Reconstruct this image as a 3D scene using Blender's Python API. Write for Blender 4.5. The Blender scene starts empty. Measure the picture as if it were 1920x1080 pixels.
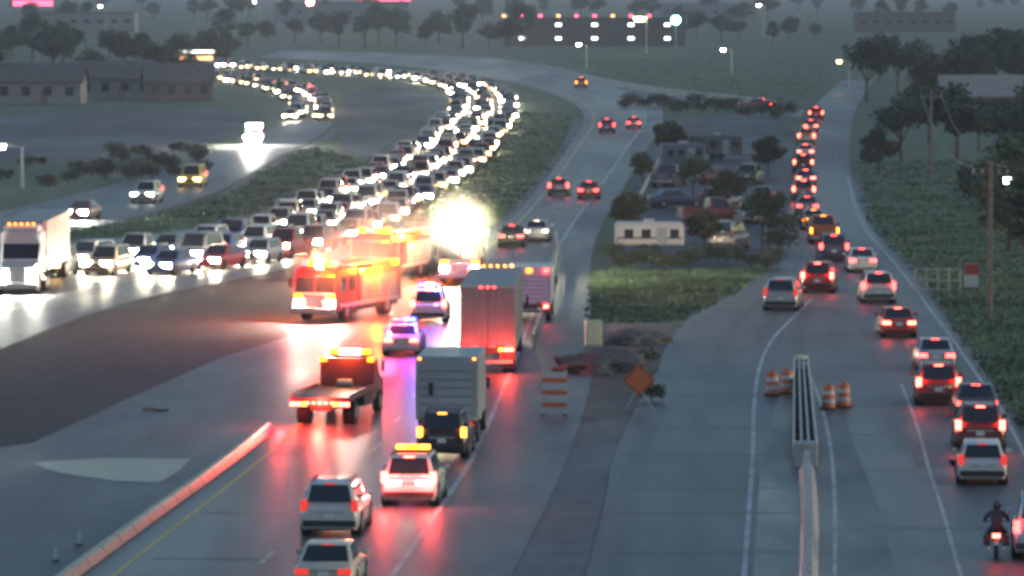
import bpy, bmesh, math, random
from mathutils import Vector, Matrix
rnd = random.Random(11)
S = bpy.context.scene
COL = S.collection
PI = math.pi

# ------------------------------------------------------------------ camera
FPX, HORIZON, CAMZ = 9000.0, -32.0, 18.0
PITCH = math.atan((540 - HORIZON) / FPX)
cam_d = bpy.data.cameras.new('camera')
cam = bpy.data.objects.new('camera', cam_d); COL.objects.link(cam)
cam.location = (0, 0, CAMZ); cam.rotation_euler = (PI / 2 - PITCH, 0, 0)
cam_d.sensor_width = 36; cam_d.lens = 36 * FPX / 1920
cam_d.clip_start = 1; cam_d.clip_end = 20000
cam_d.dof.use_dof = True                       # the traffic camera is a little soft
cam_d.dof.focus_distance = 4.0
cam_d.dof.aperture_fstop = 168.75 / (4.0 * 7e-4 * 1000)
S.camera = cam

# ------------------------------------------------------------------ dusk light
w = bpy.data.worlds.new('World'); S.world = w; w.use_nodes = True
nt = w.node_tree; bg = nt.nodes['Background']
sky = nt.nodes.new('ShaderNodeTexSky'); sky.sky_type = 'NISHITA'; sky.sun_disc = False
sky.sun_elevation = math.radians(7); sky.sun_rotation = math.radians(90)
sky.air_density = 1.1; sky.dust_density = 1.5; sky.ozone_density = 2.6
nt.links.new(sky.outputs[0], bg.inputs[0]); bg.inputs[1].default_value = 0.15
sun_d = bpy.data.lights.new('sun', 'SUN'); sun_d.energy = 0.06; sun_d.angle = math.radians(25)
sun_d.color = (1, .86, .75)
sun = bpy.data.objects.new('sun', sun_d); COL.objects.link(sun)
sun.rotation_euler = (0, math.radians(83), 0)
vs = S.view_settings
vs.view_transform = 'Standard'; vs.look = 'None'; vs.exposure = 1.08; vs.gamma = 1; vs.use_curve_mapping = False
S.cycles.sample_clamp_indirect = 4.0
S.cycles.max_bounces = 5; S.cycles.glossy_bounces = 3; S.cycles.diffuse_bounces = 2

# ------------------------------------------------------------------ helpers
_cp, _sp = math.cos(PITCH), math.sin(PITCH)
def G(px, py, z=0.0):
    """ground point (at height z) under a place of the photograph (1920 x 1080)"""
    d = Vector((px - 960, _cp * FPX + _sp * (540 - py), -_sp * FPX + _cp * (540 - py)))
    t = (z - CAMZ) / d.z
    return Vector((d.x * t, d.y * t, z))

def smooth(pts, n=6):
    out = []
    for i in range(len(pts) - 1):
        p0 = pts[max(i - 1, 0)]; p1 = pts[i]; p2 = pts[i + 1]; p3 = pts[min(i + 2, len(pts) - 1)]
        for k in range(n):
            t = k / n
            out.append(tuple(.5 * (2 * b + (c - a) * t + (2 * a - 5 * b + 4 * c - d) * t * t + (3 * b - a - 3 * c + d) * t ** 3)
                             for a, b, c, d in zip(p0, p1, p2, p3)))
    out.append(tuple(pts[-1]))
    return out

def GP(pts, n=6, z=0.0):
    return [G(x, y, z) for x, y in smooth(pts, n)]

def mk(name, bm, mats, parent=None, loc=None, ang=35, kind=None, bev=0):
    if bev:
        bmesh.ops.bevel(bm, geom=bm.edges[:], offset=bev, segments=1, affect='EDGES', clamp_overlap=True)
    bmesh.ops.recalc_face_normals(bm, faces=bm.faces[:])
    me = bpy.data.meshes.new(name); bm.to_mesh(me); bm.free()
    for m in (mats if isinstance(mats, (list, tuple)) else [mats]): me.materials.append(m)
    if ang:
        for p in me.polygons: p.use_smooth = True
        me.set_sharp_from_angle(angle=math.radians(ang))
    o = bpy.data.objects.new(name, me); COL.objects.link(o)
    if parent: o.parent = parent
    if loc is not None: o.location = loc
    if kind: o['kind'] = kind
    return o

def tag(o, label, cat, group=None):
    o['label'] = label; o['category'] = cat
    if group: o['group'] = group
    return o

def empty(name, loc=(0, 0, 0), rz=0):
    o = bpy.data.objects.new(name, None); COL.objects.link(o)
    o.location = loc; o.rotation_euler = (0, 0, rz); o.empty_display_size = .3
    return o

def copy_tree(o, parent=None):
    c = o.copy(); COL.objects.link(c); c.parent = parent
    for ch in o.children: copy_tree(ch, c)
    return c

def bx(bm, c, s, mi=0, rot=None):
    r = bmesh.ops.create_cube(bm, size=1)
    M = Matrix.Translation(c) @ (rot or Matrix()) @ Matrix.Diagonal((s[0], s[1], s[2], 1))
    bmesh.ops.transform(bm, matrix=M, verts=r['verts'])
    if mi:
        for v in r['verts']:
            for f in v.link_faces: f.material_index = mi
    return r['verts']

def B(c, s, rot=None):
    bm = bmesh.new(); bx(bm, c, s, 0, rot); return bm

def tube(bm, p0, p1, r0, r1=None, n=8, mi=0):
    r1 = r0 if r1 is None else r1
    p0 = Vector(p0); p1 = Vector(p1); d = p1 - p0
    q = d.to_track_quat('Z', 'Y').to_matrix()
    a = []; b = []
    for i in range(n):
        t = 2 * PI * i / n
        v = Vector((math.cos(t), math.sin(t), 0))
        a.append(bm.verts.new(p0 + q @ (v * r0))); b.append(bm.verts.new(p1 + q @ (v * r1)))
    for i in range(n):
        f = bm.faces.new((a[i], a[(i + 1) % n], b[(i + 1) % n], b[i])); f.material_index = mi
    for ring in (a[::-1], b):
        f = bm.faces.new(ring); f.material_index = mi

def T(p0, p1, r0, r1=None, n=8):
    bm = bmesh.new(); tube(bm, p0, p1, r0, r1, n); return bm

def loft(bm, rings, mi=0):
    vr = [[bm.verts.new(p) for p in r] for r in rings]
    n = len(vr[0])
    for a, b in zip(vr, vr[1:]):
        for i in range(n):
            f = bm.faces.new((a[i], a[(i + 1) % n], b[(i + 1) % n], b[i])); f.material_index = mi
    bm.faces.new(vr[0]); bm.faces.new(vr[-1][::-1])

def quad_panel(bm, q, u0, u1, v0, v1, off=.012, th=.02):
    """a thin pane lying on the bilinear quad q (bl, br, tr, tl)"""
    bl, br, tr, tl = [Vector(p) for p in q]
    nrm = (br - bl).cross(tl - bl).normalized()
    def P(u, v): return (bl * (1 - u) + br * u) * (1 - v) + (tl * (1 - u) + tr * u) * v
    pts = [P(u0, v0), P(u1, v0), P(u1, v1), P(u0, v1)]
    loft(bm, [[p + nrm * (off - th) for p in pts], [p + nrm * off for p in pts]])

# ------------------------------------------------------------------ materials
def pm(name, col, rough=.5, metal=0, emit=None, strength=0, var=0, scale=3, bump=0, coat=0, spec=.5):
    m = bpy.data.materials.new(name); m.use_nodes = True
    n = m.node_tree; b = n.nodes['Principled BSDF']
    b.inputs['Base Color'].default_value = (*col, 1); b.inputs['Roughness'].default_value = rough
    b.inputs['Metallic'].default_value = metal; b.inputs['Coat Weight'].default_value = coat
    b.inputs['Specular IOR Level'].default_value = spec
    if emit:
        b.inputs['Emission Color'].default_value = (*emit, 1); b.inputs['Emission Strength'].default_value = strength
    if var or bump:
        tc = n.nodes.new('ShaderNodeTexCoord'); no = n.nodes.new('ShaderNodeTexNoise')
        no.inputs['Scale'].default_value = scale; no.inputs['Detail'].default_value = 5
        n.links.new(tc.outputs['Object'], no.inputs['Vector'])
        if var:
            mx = n.nodes.new('ShaderNodeMix'); mx.data_type = 'RGBA'
            mx.inputs[6].default_value = (*[c * (1 - var) for c in col], 1)
            mx.inputs[7].default_value = (*[min(1, c * (1 + var)) for c in col], 1)
            rp = n.nodes.new('ShaderNodeMapRange'); rp.inputs[1].default_value = .3; rp.inputs[2].default_value = .7
            n.links.new(no.outputs[0], rp.inputs[0]); n.links.new(rp.outputs[0], mx.inputs[0])
            n.links.new(mx.outputs[2], b.inputs['Base Color'])
        if bump:
            bp = n.nodes.new('ShaderNodeBump'); bp.inputs['Strength'].default_value = bump
            n.links.new(no.outputs[0], bp.inputs['Height']); n.links.new(bp.outputs[0], b.inputs['Normal'])
    return m

def ground_mat(name, c0, c1, r0, r1, big=.06, fine=1.2, stretch=(1, .25, 1), bump=.15, cracks=0, spec=.5, lanes=0, bare=None):
    """ground surface: broad stains + fine grain, wet and dry patches in the roughness"""
    m = bpy.data.materials.new(name); m.use_nodes = True
    n = m.node_tree; b = n.nodes['Principled BSDF']; L = n.links.new
    b.inputs['Specular IOR Level'].default_value = spec
    tc = n.nodes.new('ShaderNodeTexCoord'); mp = n.nodes.new('ShaderNodeMapping')
    mp.inputs['Scale'].default_value = stretch
    L(tc.outputs['Object'], mp.inputs['Vector'])
    a = n.nodes.new('ShaderNodeTexNoise'); a.inputs['Scale'].default_value = big; a.inputs['Detail'].default_value = 6
    a.inputs['Roughness'].default_value = .62
    L(mp.outputs[0], a.inputs['Vector'])
    f = n.nodes.new('ShaderNodeTexNoise'); f.inputs['Scale'].default_value = fine; f.inputs['Detail'].default_value = 5
    L(mp.outputs[0], f.inputs['Vector'])
    ad = n.nodes.new('ShaderNodeMath'); ad.operation = 'MULTIPLY_ADD'; ad.inputs[1].default_value = .55
    sc = n.nodes.new('ShaderNodeMath'); sc.operation = 'MULTIPLY'; sc.inputs[1].default_value = .45
    L(f.outputs[0], sc.inputs[0]); L(a.outputs[0], ad.inputs[0]); L(sc.outputs[0], ad.inputs[2])
    rp = n.nodes.new('ShaderNodeMapRange'); rp.inputs[1].default_value = .36; rp.inputs[2].default_value = .64
    L(ad.outputs[0], rp.inputs[0])
    mx = n.nodes.new('ShaderNodeMix'); mx.data_type = 'RGBA'
    mx.inputs[6].default_value = (*c0, 1); mx.inputs[7].default_value = (*c1, 1)
    L(rp.outputs[0], mx.inputs[0])
    out = mx.outputs[2]
    if cracks:
        wv = n.nodes.new('ShaderNodeTexVoronoi'); wv.feature = 'DISTANCE_TO_EDGE'; wv.inputs['Scale'].default_value = cracks
        L(mp.outputs[0], wv.inputs['Vector'])
        cr = n.nodes.new('ShaderNodeMapRange'); cr.inputs[1].default_value = 0; cr.inputs[2].default_value = .02
        cr.inputs[3].default_value = .6; cr.inputs[4].default_value = 1
        L(wv.outputs['Distance'], cr.inputs[0])
        m2 = n.nodes.new('ShaderNodeMix'); m2.data_type = 'RGBA'; m2.blend_type = 'MULTIPLY'; m2.inputs[0].default_value = 1
        L(out, m2.inputs[6]); L(cr.outputs[0], m2.inputs[7]); out = m2.outputs[2]
    if lanes:   # wheel tracks along each lane, broken up by the stains
        uv = n.nodes.new('ShaderNodeUVMap'); sx = n.nodes.new('ShaderNodeSeparateXYZ'); L(uv.outputs[0], sx.inputs[0])
        k1 = n.nodes.new('ShaderNodeMath'); k1.operation = 'MULTIPLY'; k1.inputs[1].default_value = lanes * 4 * PI; L(sx.outputs[0], k1.inputs[0])
        k2 = n.nodes.new('ShaderNodeMath'); k2.operation = 'COSINE'; L(k1.outputs[0], k2.inputs[0])
        k3 = n.nodes.new('ShaderNodeMapRange'); k3.inputs[1].default_value = -1.2; k3.inputs[2].default_value = .3; k3.inputs[3].default_value = 1; k3.inputs[4].default_value = 0
        L(k2.outputs[0], k3.inputs[0])
        k4 = n.nodes.new('ShaderNodeMath'); k4.operation = 'MULTIPLY'; L(k3.outputs[0], k4.inputs[0]); L(rp.outputs[0], k4.inputs[1])
        m4 = n.nodes.new('ShaderNodeMix'); m4.data_type = 'RGBA'; m4.inputs[7].default_value = (*[c * .72 for c in c0], 1)
        L(k4.outputs[0], m4.inputs[0]); L(out, m4.inputs[6]); out = m4.outputs[2]
    if bare:    # bare or dead patches
        p1 = n.nodes.new('ShaderNodeTexNoise'); p1.inputs['Scale'].default_value = .11; p1.inputs['Detail'].default_value = 7; p1.inputs['Roughness'].default_value = .7
        L(mp.outputs[0], p1.inputs['Vector'])
        p2 = n.nodes.new('ShaderNodeMapRange'); p2.inputs[1].default_value = .52; p2.inputs[2].default_value = .66; L(p1.outputs[0], p2.inputs[0])
        m5 = n.nodes.new('ShaderNodeMix'); m5.data_type = 'RGBA'; m5.inputs[7].default_value = (*bare, 1)
        L(p2.outputs[0], m5.inputs[0]); L(out, m5.inputs[6]); out = m5.outputs[2]
    L(out, b.inputs['Base Color'])
    rr = n.nodes.new('ShaderNodeMapRange'); rr.inputs[1].default_value = .38; rr.inputs[2].default_value = .62
    rr.inputs[3].default_value = r0; rr.inputs[4].default_value = r1
    L(a.outputs[0], rr.inputs[0]); L(rr.outputs[0], b.inputs['Roughness'])
    if bump:
        bp = n.nodes.new('ShaderNodeBump'); bp.inputs['Strength'].default_value = bump; bp.inputs['Distance'].default_value = .05
        L(f.outputs[0], bp.inputs['Height']); L(bp.outputs[0], b.inputs['Normal'])
    return m

M = {}
M['grass'] = ground_mat('grass_ground', (.094, .128, .086), (.148, .182, .122), .9, 1, big=.05, fine=.9, stretch=(1, .30, 1), bump=.6, spec=.1, bare=(.125, .118, .080))
M['road'] = ground_mat('wet_asphalt', (.068, .067, .070), (.115, .112, .115), .36, .52, big=.09, fine=1.1, stretch=(1, .10, 1), bump=.06, lanes=3)
M['road_b'] = ground_mat('damp_asphalt', (.066, .066, .070), (.112, .110, .113), .42, .6, big=.09, fine=1.1, stretch=(1, .10, 1), bump=.06, lanes=4, bare=(.075, .074, .078))
M['dark'] = ground_mat('dark_new_asphalt', (.030, .027, .026), (.060, .054, .049), .65, .85, big=.05, fine=1.0, stretch=(1, .3, 1), bump=.2, spec=.3)
M['shoulder'] = ground_mat('shoulder_asphalt', (.055, .058, .062), (.10, .103, .106), .35, .6, big=.08, fine=1.5, stretch=(1, .2, 1), bump=.1)
M['dirt'] = ground_mat('bare_dirt', (.055, .050, .045), (.12, .108, .095), .6, .9, big=.12, fine=1.2, stretch=(1, .5, 1), bump=.5, spec=.25)
M['lot'] = ground_mat('lot_asphalt', (.028, .027, .033), (.07, .066, .078), .5, .75, big=.05, fine=.8, stretch=(1, .3, 1), bump=.1, spec=.3)
M['puddle'] = pm('standing_water', (.05, .07, .075), .3, spec=.35, var=.3, scale=.4)
M['gravel'] = ground_mat('pale_gravel', (.085, .083, .086), (.15, .146, .148), .5, .8, big=.12, fine=1.5, stretch=(1, .4, 1), bump=.4, spec=.3)
M['seam'] = pm('tar_seam', (.025, .025, .027), .4)
M['patch'] = ground_mat('patched_asphalt', (.05, .051, .055), (.092, .092, .096), .32, .58, big=.09, fine=1.5, stretch=(1, .2, 1), bump=.08)
M['white_line'] = pm('white_road_paint', (.34, .34, .34), .5, var=.45, scale=.5)
M['yellow_line'] = pm('yellow_road_paint', (.50, .36, .08), .5, var=.25, scale=2)
M['concrete'] = pm('weathered_concrete', (.30, .30, .29), .6, var=.25, scale=.8, bump=.1)
M['concrete_wet'] = pm('wet_concrete', (.06, .055, .055), .3, var=.3, scale=.8, bump=.1)
M['galv'] = pm('galvanised_steel', (.33, .36, .35), .45, .4, var=.2, scale=2)
M['steel'] = pm('dark_steel', (.08, .08, .085), .5, .6)
M['chrome'] = pm('bright_metal', (.6, .6, .6), .25, .9)
M['rubber'] = pm('tyre_rubber', (.018, .018, .018), .75)
M['black'] = pm('black_plastic', (.02, .02, .022), .5)
M['glass'] = pm('vehicle_glass', (.012, .014, .017), .06, coat=.3)
M['rim'] = pm('alloy_rim', (.35, .35, .36), .35, .8)
M['plate'] = pm('licence_plate_white', (.6, .6, .58), .5)
M['orange'] = pm('safety_orange', (.52, .125, .04), .5, var=.15, scale=4)
M['whitesheet'] = pm('white_sheeting', (.44, .44, .43), .5, var=.1, scale=3)
M['cream'] = pm('cream_painted_steel', (.62, .60, .42), .5, var=.1, scale=3)
M['wood'] = pm('weathered_wood', (.16, .12, .09), .8, var=.3, scale=5)
M['bark'] = pm('bark', (.07, .055, .045), .9, var=.3, scale=3)
M['leaf_a'] = pm('leaves_dark_green', (.056, .082, .056), .8, var=.45, scale=.6, spec=.2)
M['leaf_b'] = pm('leaves_mid_green', (.060, .086, .052), .8, var=.45, scale=.6, spec=.2)
M['leaf_c'] = pm('leaves_olive', (.076, .084, .052), .8, var=.45, scale=.6, spec=.2)
M['tuft'] = pm('grass_blades', (.120, .168, .104), .9, var=.4, scale=.15, spec=.1)
M['roof'] = pm('roof_shingle', (.09, .085, .085), .8, var=.3, scale=1)
M['roof_tan'] = pm('roof_metal_tan', (.24, .22, .19), .6, var=.15, scale=1)
M['wall'] = pm('pale_wall', (.20, .195, .20), .7, var=.15, scale=.6)
M['wall_b'] = pm('brown_brick_wall', (.12, .10, .095), .8, var=.25, scale=2)
M['wall_c'] = pm('blue_grey_wall', (.15, .17, .20), .7, var=.15, scale=.6)
M['trailer_grey'] = pm('dull_grey_siding', (.10, .10, .11), .7, var=.15, scale=.8)
M['trailer_blue'] = pm('dull_blue_siding', (.085, .11, .145), .7, var=.15, scale=.8)
M['window'] = pm('building_glass', (.02, .025, .03), .1)
M['alu'] = pm('trailer_aluminium', (.22, .215, .225), .5, .15, var=.12, scale=.7)
M['greybox'] = pm('grey_box_paint', (.25, .28, .31), .45, var=.1, scale=.6)
def em(name, col, s): return pm(name, tuple(min(.8, c * .5) for c in col), .4, emit=col, strength=s)
E = {
 'head': em('headlight_glow', (1, .78, .38), 5), 'head_c': em('headlight_cool_glow', (.94, 1, .72), 6),
 'head_y': em('headlight_amber_glow', (1, .60, .18), 9),
 'head_dim': em('headlight_dim_glow', (1, .72, .36), 1.2), 'head_b': em('headlight_bright_glow', (1, .88, .62), 150),
 'head_hot': em('high_beam_glow', (1, .95, .82), 800),
 'tail': em('tail_light_glow', (1, .035, .03), 9), 'tail_hot': em('brake_light_glow', (1, .05, .03), 18),
 'tail_dim': em('tail_light_dim', (.8, .04, .03), .5), 'park': em('parking_light_glow', (1, .80, .5), 4),
 'amber': em('amber_beacon_glow', (1, .15, .006), 7), 'amber_s': em('amber_marker_glow', (1, .22, .02), 6),
 'red': em('red_beacon_glow', (1, .012, .012), 26), 'blue': em('blue_beacon_glow', (.012, .02, 1), 32),
 'white': em('white_flash_glow', (.95, 1, .97), 60), 'flood': em('floodlight_glow', (1, .95, .70), 500),
 'lampw': em('street_lamp_white_glow', (1, .90, .85), 18), 'lampy': em('street_lamp_yellow_glow', (.92, 1, .30), 9),
 'lampg': em('signal_green_glow', (.30, 1, .62), 9), 'lampr': em('signal_red_glow', (1, .12, .10), 60),
 'winw': em('lit_window_glow', (.90, .96, .90), 2.2), 'winp': em('lit_soffit_warm_glow', (1, .6, .5), .5),
 'neon': em('red_sign_glow', (1, .10, .20), 2.2), 'canw': em('lit_canopy_white', (1, .97, .9), 1.6),
 'cano': em('lit_canopy_orange', (1, .42, .16), 1.8)}
E['off'] = pm('clear_lens', (.35, .35, .36), .15)
E['off_t'] = pm('unlit_red_lens', (.14, .015, .015), .2)
PAINT = {}
def paint(name):
    cols = {'white': (.50, .50, .50), 'silver': (.40, .41, .42), 'grey': (.17, .18, .19), 'black': (.02, .02, .023),
            'red': (.32, .03, .03), 'dull red': (.17, .025, .03), 'dusty blue': (.07, .09, .115), 'maroon': (.13, .025, .03), 'blue': (.05, .09, .22), 'light blue': (.36, .47, .56),
            'beige': (.46, .40, .29), 'cream': (.46, .41, .33), 'green': (.05, .12, .09), 'dark blue': (.03, .04, .09), 'purple': (.13, .05, .17),
            'yellow': (.55, .36, .05), 'fire red': (.26, .022, .014), 'orange': (.36, .10, .03)}
    if name not in PAINT:
        met = .35 if name in ('silver', 'grey', 'blue', 'light blue', 'beige') else 0
        PAINT[name] = pm('paint_' + name.replace(' ', '_'), cols[name], .35, met, coat=.5, var=.08, scale=2)
    return PAINT[name]

def lamp(parent, loc, col, energy, size=.12, name='lamp_light'):
    d = bpy.data.lights.new(name, 'POINT'); d.color = col; d.energy = energy; d.shadow_soft_size = size; d.specular_factor = .3
    o = bpy.data.objects.new(name, d); COL.objects.link(o); o.parent = parent; o.location = loc
    return o

# ------------------------------------------------------------------ ground
def strip(name, Lp, Rp, mat, z, n=6, parent=None, cols=6):
    a = GP(Lp, n); b = GP(Rp, n)
    bm = bmesh.new(); rows = []
    for p, q in zip(a, b):
        rows.append([bm.verts.new((p.lerp(q, i / cols)).to_tuple()[:2] + (z,)) for i in range(cols + 1)])
    for r0, r1 in zip(rows, rows[1:]):
        for i in range(cols): bm.faces.new((r0[i], r0[i + 1], r1[i + 1], r1[i]))
    ul = bm.loops.layers.uv.new('UVMap'); bm.verts.index_update()
    for f in bm.faces:
        for lp in f.loops: i_ = lp.vert.index; lp[ul].uv = ((i_ % (cols + 1)) / cols, (i_ // (cols + 1)) * .1)
    o = mk(name, bm, mat, ang=0, parent=parent)
    if not parent: o['kind'] = 'structure'
    return o

def area(name, poly, mat, z, n=4, ragged=False):
    pts = GP(poly + [poly[0]], n)[:-1] if n > 1 else [G(*p) for p in poly]
    if ragged:
        rs = random.Random(len(name)); pp = []
        for a_, b_ in zip(pts, pts[1:] + pts[:1]):
            k_ = max(1, min(60, int((b_ - a_).length / 1.2)))
            pp += [a_.lerp(b_, i / k_) + Vector((rs.gauss(0, .16), rs.gauss(0, .5), 0)) for i in range(k_)]
        pts = pp
    bm = bmesh.new(); f = bm.faces.new([bm.verts.new((p.x, p.y, z)) for p in pts])
    bmesh.ops.triangulate(bm, faces=[f])
    for f in bm.faces:
        f.normal_update()
        if f.normal.z < 0: f.normal_flip()
    o = mk(name, bm, mat, ang=0); o['kind'] = 'structure'
    return o

def flip_up(o):
    me = o.data
    if me.polygons[0].normal.z < 0: me.flip_normals()

def line_strip(name, path, width, mat, z, parent, n=6, dash=None):
    """painted line of real width along a path of photo points; dash=(on, off) metres gives one object per dash"""
    p = GP(path, n)
    def ribbon(pts):
        bm = bmesh.new(); prev = None
        for i, q in enumerate(pts):
            t = (pts[min(i + 1, len(pts) - 1)] - pts[max(i - 1, 0)]).normalized()
            s = Vector((-t.y, t.x, 0)) * width / 2
            v = (bm.verts.new((q + s).to_tuple()[:2] + (z,)), bm.verts.new((q - s).to_tuple()[:2] + (z,)))
            if prev: bm.faces.new((prev[0], prev[1], v[1], v[0]))
            prev = v
        return mk(name, bm, mat, parent=parent, ang=0)
    if not dash: return ribbon(p)
    P = Path(p); s = 0
    while s + dash[0] < P.len:
        ribbon([P.at(s + dash[0] * k / 3)[0] for k in range(4)])
        s += dash[0] + dash[1]

class Path:
    def __init__(self, pts):
        self.p = pts; self.s = [0]
        for a, b in zip(pts, pts[1:]): self.s.append(self.s[-1] + (b - a).length)
        self.len = self.s[-1]
    def at(self, s):
        s = min(max(s, 0), self.len - 1e-4)
        i = max(k for k in range(len(self.s)) if self.s[k] <= s); i = min(i, len(self.p) - 2)
        t = (s - self.s[i]) / (self.s[i + 1] - self.s[i])
        d = (self.p[i + 1] - self.p[i]).normalized()
        return self.p[i].lerp(self.p[i + 1], t), d
    def dir_near(self, q):
        i = min(range(len(self.p) - 1), key=lambda k: ((self.p[k] + self.p[k + 1]) / 2 - q).length)
        a = self.p[max(i - 1, 0)]; b = self.p[min(i + 2, len(self.p) - 1)]
        return (b - a).normalized()

bm = bmesh.new()
bmesh.ops.create_grid(bm, x_segments=40, y_segments=40, size=4000)
terrain = mk('ground', bm, M['grass'], ang=0, loc=(0, 3900, -.06), kind='structure')

A_L = [(20, 1150), (110, 1080), (400, 868), (500, 790), (620, 680), (720, 590), (800, 530), (880, 470), (960, 408), (1020, 340), (1070, 270), (1096, 222), (1060, 186), (960, 155), (820, 131), (660, 116), (480, 108)]
A_R = [(700, 1150), (745, 1080), (868, 900), (910, 820), (955, 715), (990, 620), (1020, 545), (1042, 480), (1075, 420), (1120, 360), (1175, 280), (1212, 222), (1180, 178), (1080, 143), (930, 117), (740, 104), (520, 98)]
A_S = [(920, 1150), (958, 1080), (1041, 913), (1085, 800), (1110, 700), (1108, 610), (1106, 530), (1112, 465), (1135, 410), (1165, 360), (1210, 285), (1243, 224), (1220, 180), (1120, 143), (960, 113), (760, 100), (520, 94)]
road_a = strip('eastbound_road', A_L, A_R, M['road'], 0.0)
shoulder_a = strip('road_shoulder', A_R, A_S, M['shoulder'], -.006)
B_L = [(1075, 1150), (1098, 1080), (1130, 960), (1150, 860), (1190, 770), (1228, 700), (1255, 640), (1310, 588), (1400, 540), (1452, 495), (1474, 440), (1482, 385), (1488, 330), (1497, 275), (1515, 220), (1545, 180), (1580, 150)]
B_R = [(2180, 1150), (2120, 1080), (2010, 960), (1935, 860), (1890, 770), (1845, 700), (1800, 635), (1765, 588), (1722, 532), (1682, 482), (1640, 437), (1612, 385), (1597, 330), (1592, 275), (1600, 220), (1618, 180), (1640, 150)]
road_b = strip('frontage_road', B_L, B_R, M['road_b'], 0.0)
C_U = [(-160, 500), (0, 462), (150, 452), (300, 438), (450, 412), (560, 385), (650, 345), (740, 297), (805, 255), (852, 212), (850, 180), (800, 160), (700, 147), (520, 134), (340, 124)]
C_D = [(-160, 640), (0, 592), (150, 546), (300, 522), (450, 508), (560, 488), (690, 425), (800, 365), (895, 295), (962, 232), (972, 196), (935, 165), (850, 146), (640, 128), (380, 116)]
road_c = strip('westbound_road', C_U, C_D, M['road'], 0.0)
C_D2 = [(-160, 720), (0, 655), (150, 596), (300, 552), (450, 522), (560, 494), (690, 427), (800, 366), (895, 296), (962, 233)]
shoulder_c = strip('westbound_shoulder', C_D[:10], C_D2, M['shoulder'], -.006)
D_U = [(-160, 440), (-50, 408), (120, 370), (300, 322), (430, 278), (520, 236), (556, 208), (532, 178), (460, 160), (330, 147), (150, 138)]
D_D = [(-160, 480), (-50, 455), (120, 430), (250, 408), (400, 362), (500, 306), (590, 258), (628, 222), (606, 186), (500, 156), (300, 138)]
road_d = strip('left_frontage_road', D_U, D_D, M['road_b'], 0.0)
area('closed_lanes', [(-160, 725), (0, 655), (300, 552), (560, 494), (700, 500), (650, 620), (520, 760), (410, 850), (100, 855), (-160, 860)], M['dark'], -.03, 1, True)
area('grey_pavement', [(-160, 858), (60, 830), (250, 742), (420, 668), (560, 625), (660, 600), (700, 560), (760, 540), (800, 530), (720, 592), (620, 682), (500, 792), (400, 870), (110, 1082), (20, 1160), (-160, 1200)], M['shoulder'], -.018, 1)
area('puddle', [(62, 866), (200, 858), (358, 860), (335, 884), (300, 904), (215, 902), (120, 888), (84, 878)], M['puddle'], -.004, 1)
area('dirt_verge', [(1060, 800), (1085, 700), (1085, 612), (1180, 600), (1255, 606), (1275, 640), (1250, 700), (1200, 770)], M['dirt'], -.02, 1, True)
area('gravel_verge', [(895, 1150), (930, 1080), (1015, 913), (1060, 800), (1200, 762), (1210, 770), (1175, 860), (1150, 960), (1120, 1080), (1100, 1150)], M['gravel'], -.024, 1)
area('patched_asphalt', [(1425, 880), (1455, 760), (1492, 690), (1540, 700), (1590, 800), (1650, 960), (1700, 1150), (1408, 1150)], M['patch'], .003, 1)
def edge_strip(name, pts, off, mat, z):
    area(name, list(pts) + [(x + off, y) for x, y in reversed(pts)], mat, z, 1, True)
edge_strip('gravel_edge', [(x - 14, y) for x, y in B_R[1:13]], 30, M['gravel'], -.03)
edge_strip('gravel_edge', [(x + 14, y) for x, y in A_L[5:12]], -30, M['gravel'], -.032)
edge_strip('gravel_edge', [(x - 14, y) for x, y in C_D2[5:]], 26, M['gravel'], -.034)
edge_strip('gravel_edge', [(x + 14, y) for x, y in B_L[6:12]], -26, M['gravel'], -.036)
edge_strip('gravel_edge', [(x + 14, y) for x, y in D_D[1:8]], 12, M['gravel'], -.038)
area('storage_lot', [(1135, 490), (1170, 380), (1215, 300), (1250, 225), (1440, 205), (1490, 240), (1484, 320), (1476, 400), (1462, 470), (1390, 500), (1240, 505)], M['lot'], -.03, 1, True)
area('left_lot', [(-160, 225), (60, 210), (420, 205), (470, 225), (430, 262), (330, 290), (190, 300), (-160, 305)], M['lot'], -.03, 1, True)
area('median_pavement', [(650, 175), (760, 156), (842, 182), (842, 212), (780, 262), (690, 300), (640, 280), (632, 225)], M['lot'], -.03, 1, True)
strip('ramp_road', [(1500, 222), (1400, 204), (1250, 186), (1130, 165), (1030, 142)], [(1510, 206), (1410, 190), (1262, 173), (1150, 153), (1050, 132)], M['road_b'], -.012)
for o in S.objects:
    if o.type == 'MESH' and o.name != 'ground': flip_up(o)

# painted markings: parts of their roads
mid = lambda a, b, t: [(p[0] * (1 - t) + q[0] * t, p[1] * (1 - t) + q[1] * t) for p, q in zip(a, b)]
line_strip('edge_line', mid(A_L, A_R, .985), .20, M['white_line'], .006, road_a)
line_strip('yellow_edge_line', mid(A_L, A_R, .16), .16, M['yellow_line'], .006, road_a)
line_strip('lane_dash', mid(A_L, A_R, .56)[:12], .16, M['white_line'], .006, road_a, dash=(3, 9))
line_strip('edge_line', mid(C_U, C_D, .96), .22, M['white_line'], .006, road_c)
line_strip('lane_dash', mid(C_U, C_D, .5)[:12], .15, M['white_line'], .006, road_c, dash=(3, 9))
line_strip('edge_line', [(1390, 1150), (1395, 1080), (1404, 960), (1411, 860), (1414, 760), (1424, 690), (1446, 640), (1490, 592), (1522, 560)], .17, M['white_line'], .006, road_b)
line_strip('edge_line', [(1830, 1150), (1802, 1080), (1768, 960), (1742, 880), (1720, 800), (1690, 720)], .13, M['white_line'], .006, road_b)
line_strip('edge_line', [(1925, 860), (1878, 770), (1830, 700), (1785, 635), (1750, 588), (1708, 532), (1668, 482), (1628, 437), (1603, 385), (1590, 330)], .16, M['white_line'], .006, road_b)
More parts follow.
